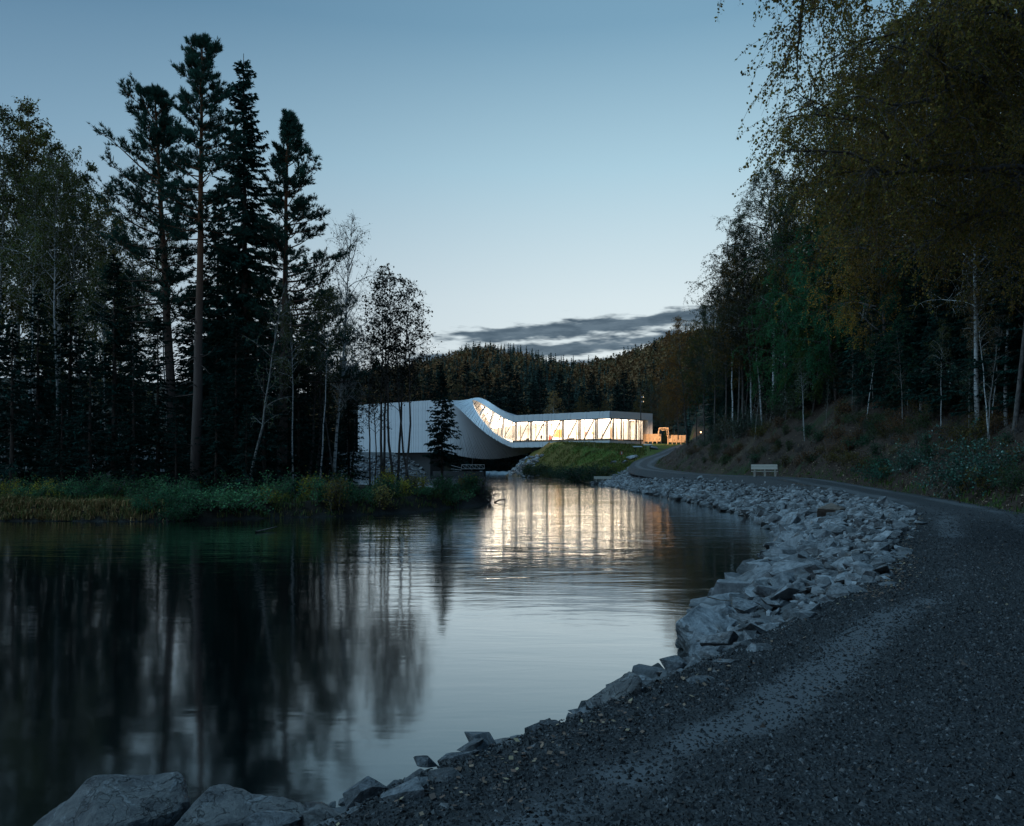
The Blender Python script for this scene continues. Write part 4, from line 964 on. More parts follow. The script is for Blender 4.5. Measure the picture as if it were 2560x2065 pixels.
def pine(seed, H=21, start=.45, width=3.0, nb=70, dead=22, r0=.26, sub=10, tufts=14, side=None, tl=.18, prof=(.72, 1.0, 1.0, .80, .52, .20)):
    rng = np.random.default_rng(seed); w_, c_ = MB(), MB(); T = trunk_curve(H, rng, .010); w_.tube(T, r0 * (1 - .88 * np.linspace(0, 1, len(T)) ** 1.1), 9)
    for i in range(nb):
        f = (i + rng.uniform()) / nb; z = H * (start + (1 - start) * f) - .1
        shape = np.interp(f, [0, .15, .4, .7, .9, 1.0], prof) * rng.uniform(.6, 1.15)
        L = width * shape; az = i * 2.4 + rng.normal() * .5
        if side is not None and np.cos(az - side) < -.2: L *= .6
        rise = np.interp(f, [0, .5, 1], [-.12, .22, .95]); d = (math.cos(az), math.sin(az), rise)
        P = curve(at_z(T, z), d, L, 6, rng, .10, .035); w_.tube(P, np.linspace(.018 + .011 * L, .008, len(P)), 4)
        for k in range(sub):
            u = rng.uniform(.30, 1.0); j = u * (len(P) - 1); a = int(min(j, len(P) - 2)); q = P[a] + (P[a + 1] - P[a]) * (j - a)
            bd = nrm(P[a + 1] - P[a]); sd = nrm(np.cross(bd, A(0, 0, 1))) * (1 if k % 2 else -1)
            S = curve(q, bd * .7 + sd * rng.uniform(.4, 1.0) + A(0, 0, rng.uniform(.0, .5)), L * rng.uniform(.16, .34) + .18, 4, rng, .12, .05)
            w_.tube(S, np.linspace(.010, .004, len(S)), 3)
            tt = rng.uniform(.25, 1.0, tufts) * (len(S) - 1); ai = np.minimum(tt.astype(int), len(S) - 2); Cc = S[ai] + (S[ai + 1] - S[ai]) * (tt - ai)[:, None]
            V, F = tris_along(Cc + rng.normal(size=Cc.shape) * .04, nrm(S[ai + 1] - S[ai]) + A(0, 0, .35), tl, .032, rng, 1.05, -.1, 6); c_.add(V, F)
    for i in range(dead):
        z = H * rng.uniform(.10, start + .12); az = rng.uniform(0, 6.28); P = curve(at_z(T, z), (math.cos(az), math.sin(az), rng.uniform(-.15, .35)), rng.uniform(.5, 2.3) * width / 3, 6, rng, .14, -.01); w_.tube(P, np.linspace(.026, .006, len(P)), 4)
    return w_, c_, H
def spruce(seed, H=18, width=2.6, start=.05, r0=.2, den=1.0, droop=.28, skirt=1.0, pw=.82):
    rng = np.random.default_rng(seed); w_, c_ = MB(), MB(); T = trunk_curve(H, rng, .004); w_.tube(T, r0 * (1 - .95 * np.linspace(0, 1, len(T))), 8)
    z = H * start; Cs, Ds, Ls, Ws = [], [], [], []
    while z < H * .985:
        f = (z / H - start) / (1 - start); R_ = width * (1 - f) ** pw * np.interp(f, [0, .1, .3, 1], [.75 * skirt, .95, 1.0, 1.0]) + .10
        nbr = int(rng.integers(5, 8) * den)
        for k in range(nbr):
            az = rng.uniform(0, 6.28); L = R_ * rng.uniform(.62, 1.12); zz = z + rng.uniform(-.2, .2)
            d = A(math.cos(az), math.sin(az), np.interp(f, [0, .5, 1], [-.12, .05, .55])); n = 6; u = np.linspace(0, 1, n + 1)[:, None]
            P = at_z(T, zz) + d * L * u + A(0, 0, 1) * (-droop * L * (u ** 1.3) + droop * 1.05 * L * u ** 3 * .55) + rng.normal(size=(n + 1, 3)) * .025 * L
            w_.tube(P, np.linspace(.008 + .006 * L, .003, n + 1), 3, False)
            m_ = max(5, int(L * 11 * den)); tt = rng.uniform(.10, 1.0, m_) * n; ai = np.minimum(tt.astype(int), n - 1); q = P[ai] + (P[ai + 1] - P[ai]) * (tt - ai)[:, None]
            sd = nrm(np.cross(d, A(0, 0, 1))); sg = np.where(rng.uniform(size=m_) < .5, -1, 1)[:, None]
            Cs.append(q); Ds.append(nrm(d * .65 + sd * sg * rng.uniform(.2, .9, m_)[:, None] - A(0, 0, 1) * rng.uniform(.15, .75, m_)[:, None]))
            Ls.append((.16 + .26 * np.clip(L * .45, .2, 1.0)) * (1.15 - .5 * tt / n)); Ws.append(np.full(m_, .055))
        z += (.24 + .16 * (1 - f)) * np.clip(H / 16, .45, 1.4)
    Cs, Ds, Ls, Ws = map(np.concatenate, (Cs, Ds, Ls, Ws))
    V, F = tris_along(Cs, Ds, Ls, Ws * 1.6, rng, .38, .1, 3); c_.add(V, F)
    return w_, c_, H
def broadleaf(seed, H=16, start=.35, width=3.0, nb=38, leaves=9000, leaf=.11, droop=.25, rise=.9, r0=.14, twig=5, sway=.015, forks=0, prof=None, hang=.4, lean=None):
    rng = np.random.default_rng(seed); w_, c_ = MB(), MB(); T = trunk_curve(H, rng, sway)
    if lean is not None: T[:, :2] += (np.linspace(0, 1, len(T)) ** 1.6)[:, None] * A(*lean) * H
    w_.tube(T, r0 * (1 - .93 * np.linspace(0, 1, len(T)) ** .9), 8); spots = []
    prof = prof or ([0, .2, .5, .8, 1], [.55, 1, .9, .55, .12])
    for i in range(nb):
        f = (i + rng.uniform()) / nb; z = H * (start + (1 - start) * f * .98); L = width * np.interp(f, *prof) * rng.uniform(.6, 1.15); az = i * 2.4 + rng.normal() * .5
        P = curve(at_z(T, z), (math.cos(az), math.sin(az), rise * rng.uniform(.6, 1.3)), L * 1.25, 7, rng, .09, -droop * .16); w_.tube(P, np.linspace(.010 + .010 * L, .005, len(P)), 4)
        for k in range(twig):
            u = rng.uniform(.22, 1.0); j = u * (len(P) - 1); a = int(min(j, len(P) - 2)); q = P[a] + (P[a + 1] - P[a]) * (j - a); bd = nrm(P[a + 1] - P[a])
            S = curve(q, bd * .8 + rng.normal(size=3) * .55 + A(0, 0, .1), L * rng.uniform(.28, .55) + .25, 6, rng, .12, -droop * .42); w_.tube(S, np.linspace(.009, .003, len(S)), 3, False); spots.append(S)
            for kk in range(3):
                q2 = S[rng.integers(2, len(S))]; S2 = curve(q2, nrm(rng.normal(size=3) - A(0, 0, droop * 1.4)), L * rng.uniform(.14, .3) + .2, 4, rng, .10, -droop * .5); w_.tube(S2, np.linspace(.005, .002, len(S2)), 3, False); spots.append(S2)
    seg = np.concatenate([np.stack([s[:-1], s[1:]], 1) for s in spots]); ln = np.linalg.norm(seg[:, 1] - seg[:, 0], axis=1)
    if leaves:
        id_ = rng.choice(len(seg), leaves, p=ln / ln.sum()); u = rng.uniform(size=(leaves, 1)); Cc = seg[id_, 0] * (1 - u) + seg[id_, 1] * u + rng.normal(size=(leaves, 3)) * leaf * .45
        V, F = leaf_quads(Cc, leaf, rng, hang); c_.add(V, F)
    return w_, c_, H
def shrub(seed, H=1.3, R=.9, stems=14, leaves=900, leaf=.09, erect=.6, fern=False):
    rng = np.random.default_rng(seed); w_, c_ = MB(), MB(); segs = []
    for i in range(stems):
        az = rng.uniform(0, 6.28); P = curve((rng.normal() * R * .25, rng.normal() * R * .25, -.05), (math.cos(az) * (1 - erect), math.sin(az) * (1 - erect), erect + .2), H * rng.uniform(.6, 1.1), 6, rng, .12, -.03); w_.tube(P, np.linspace(.014, .004, 7), 4, False); segs.append(P)
        for k in range(4):
            S = curve(P[rng.integers(1, 7)], nrm(rng.normal(size=3) + A(0, 0, .4)), H * rng.uniform(.2, .45), 4, rng, .14, -.05); w_.tube(S, np.linspace(.007, .003, 5), 3, False); segs.append(S)
    seg = np.concatenate([np.stack([s[1:-1], s[2:]], 1) for s in segs]); id_ = rng.integers(len(seg), size=leaves); u = rng.uniform(size=(leaves, 1))
    C_ = seg[id_, 0] * (1 - u) + seg[id_, 1] * u + rng.normal(size=(leaves, 3)) * leaf * .9; V, F = leaf_quads(C_, leaf, rng, .15, .6); c_.add(V, F)
    return w_, c_, H

PROTO = {}
def proto(key, res, bark, leafm='leaf'):
    w_, c_, H = res; PROTO[key] = (w_.mesh(key + '_trunk', M[bark], True), c_.mesh(key + '_crown', M[leafm]) if c_.n else None, H)
def plant(key, name, P, H, color, label, cat, group=None, rz=0.0, tilt=(0, 0), wide=1.0, parts=('trunk', 'crown')):
    tm, cm_, H0 = PROTO[key]; s_ = H / H0
    r = thing(name, label, cat, tuple(P), (tilt[1], tilt[0], rz), group, (s_ * wide, s_ * wide, s_))
    link(parts[0], tm, r)
    if cm_ is not None: c = link(parts[1], cm_, r); c.color = (*color, 1)
    return r
def tree(key, name, px, d, top, color, label, group=None, rz=0.0, toppx=None, basepy=None, wide=1.0, sink=.1):
    """stand a tree so that its foot is at px (depth d metres) and its top reaches the photograph's row top"""
    if basepy is not None: P = hit(px, basepy)
    else: P = A((px - 1280) / FPX * d, d, 0); P[2] = zat(P[0], P[1])
    d = P[1]; H = EYE + (HOR - top) / FPX * d - P[2]; P[2] -= sink
    tl = math.atan2(((toppx - px) / FPX * d), H) if toppx is not None else 0.0
    Hh = math.hypot(H, H * math.tan(tl))
    return plant(key, name, P, Hh + sink, color, label, 'tree', group, rz, (tl, 0), wide)
proto('pine_a', pine(1, 21, .56, 2.15, 84, 40, .25, prof=(.85, 1.0, .90, .66, .40, .06)), 'bark_pine', 'needle')
proto('pine_b', pine(2, 18, .40, 3.0, 96, 20, .26, side=3.14, prof=(.95, 1.0, 1.0, .82, .5, .08)), 'bark_pine', 'needle')
proto('pine_c', pine(3, 17, .30, 3.3, 100, 16, .22, side=0, prof=(1.0, .95, .74, .50, .26, .04)), 'bark_pine', 'needle')
proto('spruce_a', spruce(4, 20, 2.5, .04, .24, 2.1, .45, 1.0, .66), 'bark_spruce', 'needle')
proto('spruce_b', spruce(5, 12, 2.3, .05, .15), 'bark_spruce', 'needle')
proto('spruce_c', spruce(6, 9, 1.9, .10, .12, .8), 'bark_spruce', 'needle')
proto('spruce_d', spruce(7, 8, 1.5, .26, .10, 1.25, .16), 'bark_spruce', 'needle')
proto('birch_a', broadleaf(8, 19, .28, 1.5, 54, 9500, .115, .22, 1.35, .12), 'bark_birch')
proto('birch_b', broadleaf(9, 17, .26, 1.6, 52, 8500, .115, .3, 1.25, .12), 'bark_birch')
proto('birch_bare', broadleaf(10, 15, .28, 2.2, 46, 1100, .09, .15, 1.5, .10, 6), 'bark_birch')
proto('alder_a', broadleaf(11, 12, .46, 1.35, 30, 950, .14, .12, .8, .085, 4, .02), 'bark_alder')
proto('alder_b', broadleaf(12, 11, .42, 1.6, 30, 1000, .14, .12, .9, .08, 4, .025), 'bark_alder')
proto('grey_lean', broadleaf(13, 11, .30, 1.2, 18, 420, .10, .2, .9, .075, 4, .03), 'bark_grey')
proto('weeping_green', broadleaf(14, 16, .10, 4.0, 66, 42000, .125, .55, .8, .14, 7), 'bark_alder')
proto('weeping_yellow', broadleaf(15, 17, .22, 4.4, 64, 36000, .085, .6, .7, .15, 7), 'bark_alder')
proto('hill_birch', broadleaf(16, 17, .30, 2.9, 52, 17000, .10, .42, 1.0, .12, 6), 'bark_birch')
proto('hill_birch_b', broadleaf(17, 15, .28, 2.7, 50, 14000, .105, .4, 1.0, .11, 6, .02), 'bark_alder')
proto('slim_birch', broadleaf(18, 16, .55, 2.0, 34, 7000, .10, .35, 1.1, .10, 5), 'bark_birch')
proto('shrub_a', shrub(20, 1.3, 1.0, 16, 1000, .085), 'bark_alder'); proto('shrub_b', shrub(21, 1.1, 1.3, 18, 1200, .10, .4), 'bark_alder')
proto('weed', shrub(22, 1.2, .7, 20, 620, .11, .92), 'bark_alder'); proto('shrub_glossy', shrub(23, 2.2, 1.5, 22, 2600, .085, .55), 'bark_alder', 'glossy_leaf')
proto('twiggy', shrub(24, 1.5, .9, 20, 90, .06, .75), 'bark_alder')
# where a plant stands, told by things one can find in the view
def pick(px, table):
    for lim, s in table:
        if px < lim: return s
    return table[-1][1]
LEFT_AT = [(120, 'below the far left birches'), (300, 'behind the dry grass'), (470, 'left of the tallest pine'), (570, 'right of the tallest pine'), (690, 'below the tall narrow spruce'), (9999, 'below the broad pine')]
SPIT_AT = [(900, 'below the bare birch'), (1000, 'among the alder trunks'), (1110, 'around the lone spruce'), (9999, 'near the tip of the spit')]
HILL_AT = [(1880, 'left above the bench'), (1990, 'behind the leaning birches'), (2130, 'behind the green birch'), (2270, 'behind the golden birch'), (2400, 'left of the white trunk'), (9999, 'right of the white trunk')]
SLOPE_AT = [(1850, 'left of the bench'), (2000, 'above the bench'), (2250, 'between bench and glossy bush'), (9999, 'around the glossy bush')]
BEHIND_AT = [(1000, 'behind the blank metal wall'), (1200, 'left of the twist peak'), (1345, 'above the twist'), (1460, 'around the golden birch'), (9999, 'above the glass front')]
# ------------------------------------------------------------------ trees on the left bank
PINE, SPR, SPRD = (.034, .092, .072), (.027, .080, .066), (.020, .058, .047)
BRN, OLV, GRN, YEL, ORG, DKL = (.13, .085, .022), (.085, .082, .022), (.035, .085, .030), (.23, .155, .03), (.24, .12, .03), (.020, .028, .018)
tree('pine_a', 'pine_tree', 487, 45, 98, PINE, 'tallest pine with a bare straight trunk and high crown', rz=.3, toppx=506)
tree('pine_b', 'pine_tree', 440, 50, 238, PINE, 'dense bushy pine left of the tallest pine', rz=.2, toppx=385)
tree('spruce_a', 'spruce_tree', 612, 50, 132, SPR, 'tall narrow spruce right of the tallest pine', rz=1.0, toppx=618)
tree('pine_c', 'pine_tree', 704, 49, 288, PINE, 'broad pine at the right edge of the dark conifers', rz=0, toppx=728)
tree('spruce_b', 'spruce_tree', 545, 52, 500, SPR, 'dark spruce filling the gap below the tall spruce', rz=2)
G = 'slender autumn birches at the far left'
for i, (px, d, top, key, col, tp) in enumerate([(8, 53, 250, 'birch_a', BRN, None), (96, 55, 243, 'birch_a', BRN, 92), (150, 53, 325, 'birch_b', OLV, 165), (45, 60, 300, 'birch_b', BRN, None), (200, 56, 395, 'birch_b', BRN, None), (-60, 54, 280, 'birch_b', BRN, None), (125, 64, 330, 'birch_a', OLV, None)]):
    tree(key, 'birch_tree', px, d, top, (.105, .10, .028) if i % 2 else (.085, .10, .032), 'tall slender birch with brown autumn leaves at the far left', G, i * 1.3, tp)
for i, (px, d, top) in enumerate([(262, 66, 455), (300, 72, 520), (232, 72, 520), (345, 74, 600)]):
    tree('birch_b', 'birch_tree', px, d, top, (.14, .12, .045), 'paler yellow birch behind the bushy pine', 'pale birches behind the pine', i * 2.1)
G = 'young dark spruces under the tall trees'
for i, (px, d, top, key) in enumerate([(30, 43, 800, 'spruce_c'), (95, 47, 720, 'spruce_b'), (225, 42, 850, 'spruce_c'), (175, 50, 700, 'spruce_b'), (285, 47, 640, 'spruce_b'), (335, 43, 860, 'spruce_c'), (395, 46, 780, 'spruce_b'), (540, 44, 930, 'spruce_c'),
        (590, 46, 800, 'spruce_b'), (660, 45, 860, 'spruce_c'), (745, 47, 880, 'spruce_c'), (-20, 46, 690, 'spruce_b'), (130, 60, 640, 'spruce_b'), (330, 62, 660, 'spruce_b'), (480, 60, 700, 'spruce_b'),
        (560, 62, 640, 'spruce_b'), (650, 60, 650, 'spruce_b'), (770, 58, 780, 'spruce_b'), (820, 52, 960, 'spruce_c'), (700, 56, 700, 'spruce_b'), (520, 76, 700, 'spruce_b'), (620, 76, 690, 'spruce_b'), (720, 74, 780, 'spruce_b'), (460, 54, 900, 'spruce_c'), (155, 42, 960, 'spruce_c'), (615, 42, 1010, 'spruce_c'), (440, 43, 1000, 'spruce_c'), (800, 62, 860, 'spruce_b')]):
    tree(key, 'spruce_tree', px, d, top, SPRD if d > 50 else (.016, .045, .037), ('young dark spruce ' if d < 50 else 'taller shadowy spruce farther back ') + pick(px, LEFT_AT), G, i * 1.7, wide=1.15)
tree('spruce_b', 'spruce_tree', 872, 57, 905, (.022, .060, .050), 'young spruce at the forest edge beside the blank metal wall', rz=.5)
tree('spruce_d', 'spruce_tree', 1105, 56, 928, (.018, .050, .042), 'small lone spruce standing before the twist of the gallery', rz=.7)
tree('grey_lean', 'birch_tree', 615, 42.5, 690, (.10, .13, .06), 'leaning pale grey trunk with few leaves over the bank', rz=.4, toppx=690)
tree('birch_bare', 'birch_tree', 833, 50, 535, (.06, .06, .04), 'nearly bare birch standing clear against the sky', rz=.2, toppx=884)
tree('birch_bare', 'birch_tree', 872, 57, 700, (.08, .08, .04), 'smaller bare birch just right of the tall bare birch', rz=2.2, toppx=905)
G = 'thin trunks at the forest edge'
for i, (px, d, top, tp) in enumerate([(770, 50, 700, 800), (795, 55, 640, 790), (735, 58, 720, 745), (845, 49, 860, 900), (815, 60, 720, 840), (690, 47, 900, 720), (758, 64, 740, None), (880, 64, 800, 900)]):
    tree('alder_b', 'alder_tree', px, d, top, (.045, .062, .025), 'thin leafy alder at the forest edge left of the metal wall', G, i * 1.1, tp)
G = 'dark alders before the metal wall'
for i, (px, d, top, key, tp) in enumerate([(952, 54, 670, 'alder_a', 945), (960, 54.4, 672, 'alder_a', 974), (982, 53, 676, 'alder_b', 998), (992, 55, 705, 'alder_a', 1030), (1016, 52.5, 720, 'alder_b', 1042), (1024, 53.5, 765, 'alder_b', 1070), (925, 57, 840, 'alder_a', 938), (938, 55, 900, 'alder_b', 930)]):
    tree(key, 'alder_tree', px, d, top, DKL, 'slim dark alder in the clump before the blank metal wall', G, i * 1.9, tp)
G = 'thin pale trunks inside the left forest'
for i, (px, d, top, tp) in enumerate([(68, 50, 420, 72), (140, 49, 400, 150), (205, 51, 430, 215), (172, 56, 380, 168), (330, 52, 520, 322), (418, 58, 560, 424), (560, 54, 600, 556), (30, 54, 380, 36), (260, 48, 640, 256), (655, 50, 700, 664), (735, 46, 760, 752), (800, 47, 720, 816)]):
    tree('slim_birch', 'birch_tree', px, d, top, (.085, .10, .03), 'thin pale birch stem ' + pick(px, LEFT_AT), G, i * 1.7, tp, None, .8)
# bushes along the left bank
rng = np.random.default_rng(44)
cols = {'g': (.075, .18, .085), 'y': (.36, .33, .06), 'd': (.05, .15, .075), 'o': (.25, .21, .07)}
nb = 0
for i in range(125):
    f = rng.uniform(); px = 10 + f * 1205; edge_py = np.interp(px, [0, 357, 833, 1035, 1142, 1225], [1302, 1303, 1291, 1279, 1267, 1250])
    u = rng.uniform() ** 1.1
    d0 = (EYE - .05) * FPX / (edge_py - HOR); d = d0 + .5 + u * np.interp(px, [0, 800, 1100, 1220], [8, 8, 7, 3.0]); P = A((px - 1280) / FPX * d, d, 0); P[2] = zat(P[0], P[1])
    if px < 330 and u < .45: continue
    if in_poly(np.array([P[0]]), np.array([P[1]]), RIVER)[0]: continue
    if px < 780: key, c, H = [('shrub_a', 'g', rng.uniform(.6, 1.7)), ('shrub_b', 'd', rng.uniform(.4, 1.4)), ('shrub_a', 'y', rng.uniform(.4, 1.1)), ('shrub_b', 'g', rng.uniform(.4, 1.5))][rng.integers(4)]
    else: key, c, H = [('weed', 'o', rng.uniform(.9, 1.7)), ('shrub_a', 'g', rng.uniform(.8, 1.4)), ('weed', 'y', rng.uniform(.9, 1.6)), ('shrub_b', 'g', rng.uniform(.7, 1.2)), ('weed', 'g', rng.uniform(.9, 1.6))][rng.integers(5)]
    if px > 1130: H *= .8
    lab, gp = (({'g': 'green', 'd': 'dark green', 'y': 'yellowish'}[c] + (' low' if H < .85 else ' tall') + ' bush ' + pick(px, LEFT_AT), 'bushes on the shaded bank') if px < 780 else ({'g': 'green', 'o': 'brownish', 'y': 'yellowish'}[c] + (' upright weed ' if key == 'weed' else ' bush ') + pick(px, SPIT_AT), 'bushes on the spit'))
    cc = tuple(A(*cols[c]) * rng.uniform(.7, 1.3)); plant(key, 'bush', P, H, cc, lab, 'bush', gp, rng.uniform(0, 6.28), wide=rng.uniform(.85, 1.3), parts=('stems', 'foliage')); nb += 1
for px, d in ((1218, 53.6), (1208, 54.5), (1196, 55)):
    P = A((px - 1280) / FPX * d, d, 0); P[2] = max(.1, zat(P[0], P[1])); plant('twiggy', 'bush', P, 1.7, (.05, .05, .03), 'bare twiggy bush at the tip of the spit', 'bush', 'twiggy bushes at the tip', px * .1, parts=('stems', 'foliage'))

# blades of grass: one mass on each bank
def blades(name, X, Y, Z, H, cols_, rng, label, cat, lean=.5, wd=.02):
    N = len(X); az = rng.uniform(0, 6.28, N); d = np.stack([np.cos(az), np.sin(az), np.zeros(N)], 1); s_ = np.stack([-np.sin(az), np.cos(az), np.zeros(N)], 1)
    B = np.stack([X, Y, Z], 1); h = H[:, None]; ln = (rng.uniform(.1, 1, N) * lean)[:, None]; w_ = (wd * rng.uniform(.6, 1.4, N))[:, None]
    m1 = B + d * h * ln * .35 + A(0, 0, 1) * h * .6; tip = B + d * h * ln + A(0, 0, 1) * h * np.clip(1 - ln * .55, .2, 1)
    V = np.stack([B - s_ * w_ / 2, B + s_ * w_ / 2, m1 + s_ * w_ / 2.6, m1 - s_ * w_ / 2.6, tip], 1); b = np.arange(N)[:, None] * 5
    C_ = np.repeat(cols_[rng.integers(len(cols_), size=N)] * rng.uniform(.6, 1.35, (N, 1)), 5, 0)
    g = MB(); g.add(V.reshape(-1, 3), b + np.array([[0, 1, 2, 3]]), C_); g.p.append(b + np.array([[3, 2, 4]])); g.m.append(np.zeros(N, int))
    return tag(g.build(name, M['blade']), label, cat, kind='stuff')
def bank_spots(N, px0, px1, dep, rng):
    px = rng.uniform(px0, px1, N); e = np.interp(px, [0, 357, 833, 1035, 1142, 1225], [1302, 1303, 1291, 1279, 1267, 1250]); d = (EYE - .02) * FPX / (e - HOR) + rng.uniform(0.05, 1, N) * dep
    X = (px - 1280) / FPX * d; Z = terrain(X, d); k = Z > .03; return X[k], d[k], Z[k]
rng = np.random.default_rng(45)
def clump(X, Y, Z, k, r, rng): return np.repeat(X, k) + rng.normal(size=len(X) * k) * r, np.repeat(Y, k) + rng.normal(size=len(X) * k) * r, np.repeat(Z, k)
X, Y, Z = clump(*bank_spots(330, -40, 420, 1.5, rng), 26, .13, rng); k = rng.uniform(size=len(X)) < np.interp(1280 + FPX * X / Y, [-40, 40, 230, 420], [.35, 1, 1, .05]); X, Y, Z = X[k], Y[k], Z[k]
blades('dry_grass', X, Y, Z - .03, rng.uniform(.16, .46, len(X)), A([.40, .25, .11], [.30, .18, .08], [.22, .19, .07], [.12, .12, .04]), rng, 'dry golden grass hanging over the left bank', 'grass', 1.1, .028)
X, Y, Z = clump(*bank_spots(900, -40, 1225, 5.0, rng), 16, .14, rng)
blades('bank_grass', X, Y, Z - .03, rng.uniform(.12, .42, len(X)), A([.06, .11, .025], [.11, .12, .03], [.05, .08, .03], [.16, .12, .045]), rng, 'green grass and weeds along the left bank', 'grass', .8, .026)

# ------------------------------------------------------------------ trees on the right hillside
def htree(key, px, basepy, top, col, label, group=None, toppx=None, rz=0., wide=1., name='birch_tree'):
    return tree(key, name, px, 0, top, col, label, group, rz, toppx, basepy, wide)
htree('hill_birch_b', 1718, 1112, 792, ORG, 'slim orange birch closing the skyline right of the hills', None, 1702, .3)
G = 'mixed birches where the road meets the hillside'
for i, (px, by, top, col, tp) in enumerate([(1760, 1108, 760, OLV, 1770), (1785, 1106, 725, (.05, .075, .05), 1805), (1815, 1100, 655, OLV, 1830), (1742, 1102, 850, GRN, 1750), (1696, 1098, 900, (.12, .09, .03), 1696), (1672, 1095, 945, BRN, 1672), (1845, 1094, 610, BRN, 1858), (1860, 1080, 540, (.06, .06, .035), 1888)]):
    htree('hill_birch_b', px, by, top, col, 'autumn birch where the road meets the hillside', G, tp, i * 1.4, .85)
htree('hill_birch', 1880, 1072, 560, (.055, .06, .030), 'left white stem of the pair leaning above the bench', None, 1850, .1, .85)
htree('hill_birch', 1936, 1046, 430, (.07, .065, .028), 'bright white birch leaning left above the bench', None, 1900, 1.2)
htree('hill_birch_b', 1926, 1058, 560, (.06, .07, .03), 'second thinner white birch leaning left above the bench', None, 1880, 2.2)
htree('hill_birch_b', 1860, 1078, 690, (.05, .06, .03), 'thin pale stem left of the leaning birches', None, 1838, 3.2, .8)
htree('weeping_green', 2090, 1000, 545, (.055, .19, .09), 'full green weeping birch in the middle of the hillside', None, 2015, .5)
htree('weeping_green', 2030, 1035, 690, (.085, .135, .04), 'smaller yellowish green birch below the full green birch', None, 1990, 2.5, .9)
htree('hill_birch', 2140, 975, 480, (.05, .08, .03), 'white birch stem right of the full green birch', None, 2070, 2.0)
htree('hill_birch', 2158, 962, 420, (.05, .08, .03), 'straighter white birch stem beneath the golden birch', None, 2120, 2.9)
htree('weeping_yellow', 2215, 1010, 330, (.42, .27, .055), 'golden weeping birch above the green birch', None, 2170, 1.0)
htree('hill_birch', 2447, 1089, 150, (.07, .06, .02), 'white birch trunk rising steeply above the glossy bush', None, 2340, .8)
for i, (px, by, tp, top, lab) in enumerate([(1906, 1064, 1856, 600, 'pale slanting stem nearest the bench'), (1962, 1040, 1905, 520, 'pale slanting stem up the slope from the bench'), (2300, 1035, 2235, 420, 'pale slanting stem below the golden birch'), (2515, 1065, 2455, 300, 'pale slanting stem right of the steep white trunk'), (1835, 1090, 1800, 690, 'pale slanting stem where the slope meets the road')]):
    htree('slim_birch', px, by, top, (.06, .07, .028), lab, None, tp, i * 1.3)
htree('weeping_green', 1965, 1050, 640, (.055, .17, .07), 'green birch hanging low above the bench', None, 1935, 1.1, .85)
htree('weeping_green', 2300, 1010, 560, (.035, .11, .06), 'dark green birch right of the golden birch', None, 2260, 2.1)
htree('hill_birch_b', 2535, 1085, 200, (.05, .05, .02), 'brownish birch trunk by the right edge of the picture', None, 2490, 1.8)
htree('hill_birch', 2600, 1020, 100, (.05, .05, .02), 'pale trunk crossing the right edge of the picture', None, 2480, 2.8)
G = 'dark spruces up the hillside'
for i, (px, by, top) in enumerate([(2230, 985, 480), (2330, 1000, 420), (2420, 1010, 350), (2505, 1020, 300), (2585, 1020, 260), (2280, 940, 500), (2380, 950, 400), (2470, 960, 340), (2560, 960, 300), (2150, 930, 520), (2065, 950, 520), (1990, 985, 580), (1930, 1000, 640), (1885, 1020, 700), (2105, 900, 450), (2200, 890, 420), (2320, 890, 330), (2440, 900, 260), (2540, 900, 220), (1955, 960, 570), (1850, 1040, 700), (2260, 1020, 640), (2365, 1030, 620), (2490, 1040, 560), (2040, 990, 640), (2300, 960, 620), (2420, 975, 560), (1900, 985, 690), (1935, 960, 640), (1975, 940, 600), (2020, 930, 560), (2085, 915, 560), (1870, 1010, 760), (1842, 1030, 800), (1812, 1050, 840), (1785, 1062, 880), (2130, 985, 760), (2190, 985, 740), (1960, 1015, 800), (2010, 985, 760)]):
    htree('spruce_b' if top > 450 else 'spruce_a', px, by, top, SPRD, ('tall dark spruce ' if top < 450 else 'shorter dark spruce ') + pick(px, HILL_AT), G, None, i * 1.3, 1.35, 'spruce_tree')
G = 'autumn birches up the hillside'
for i, (px, by, top, col) in enumerate([(1975, 1000, 400, (.06, .085, .04)), (2050, 985, 270, (.05, .10, .045)), (2120, 960, 200, (.16, .12, .03)), (2240, 975, 60, (.055, .09, .035)), (2340, 990, -60, (.12, .08, .02)), (2460, 1000, -150, BRN), (2560, 1000, -150, BRN), (2010, 960, 440, OLV), (2300, 930, 60, (.05, .09, .04)), (2420, 940, 20, (.09, .09, .03)), (2540, 950, -60, BRN), (2190, 920, 160, OLV)]):
    htree('hill_birch_b' if i % 2 else 'weeping_yellow', px, by, top, col, 'high autumn birch crown ' + pick(px, HILL_AT), G, px - 60, i * 1.1)

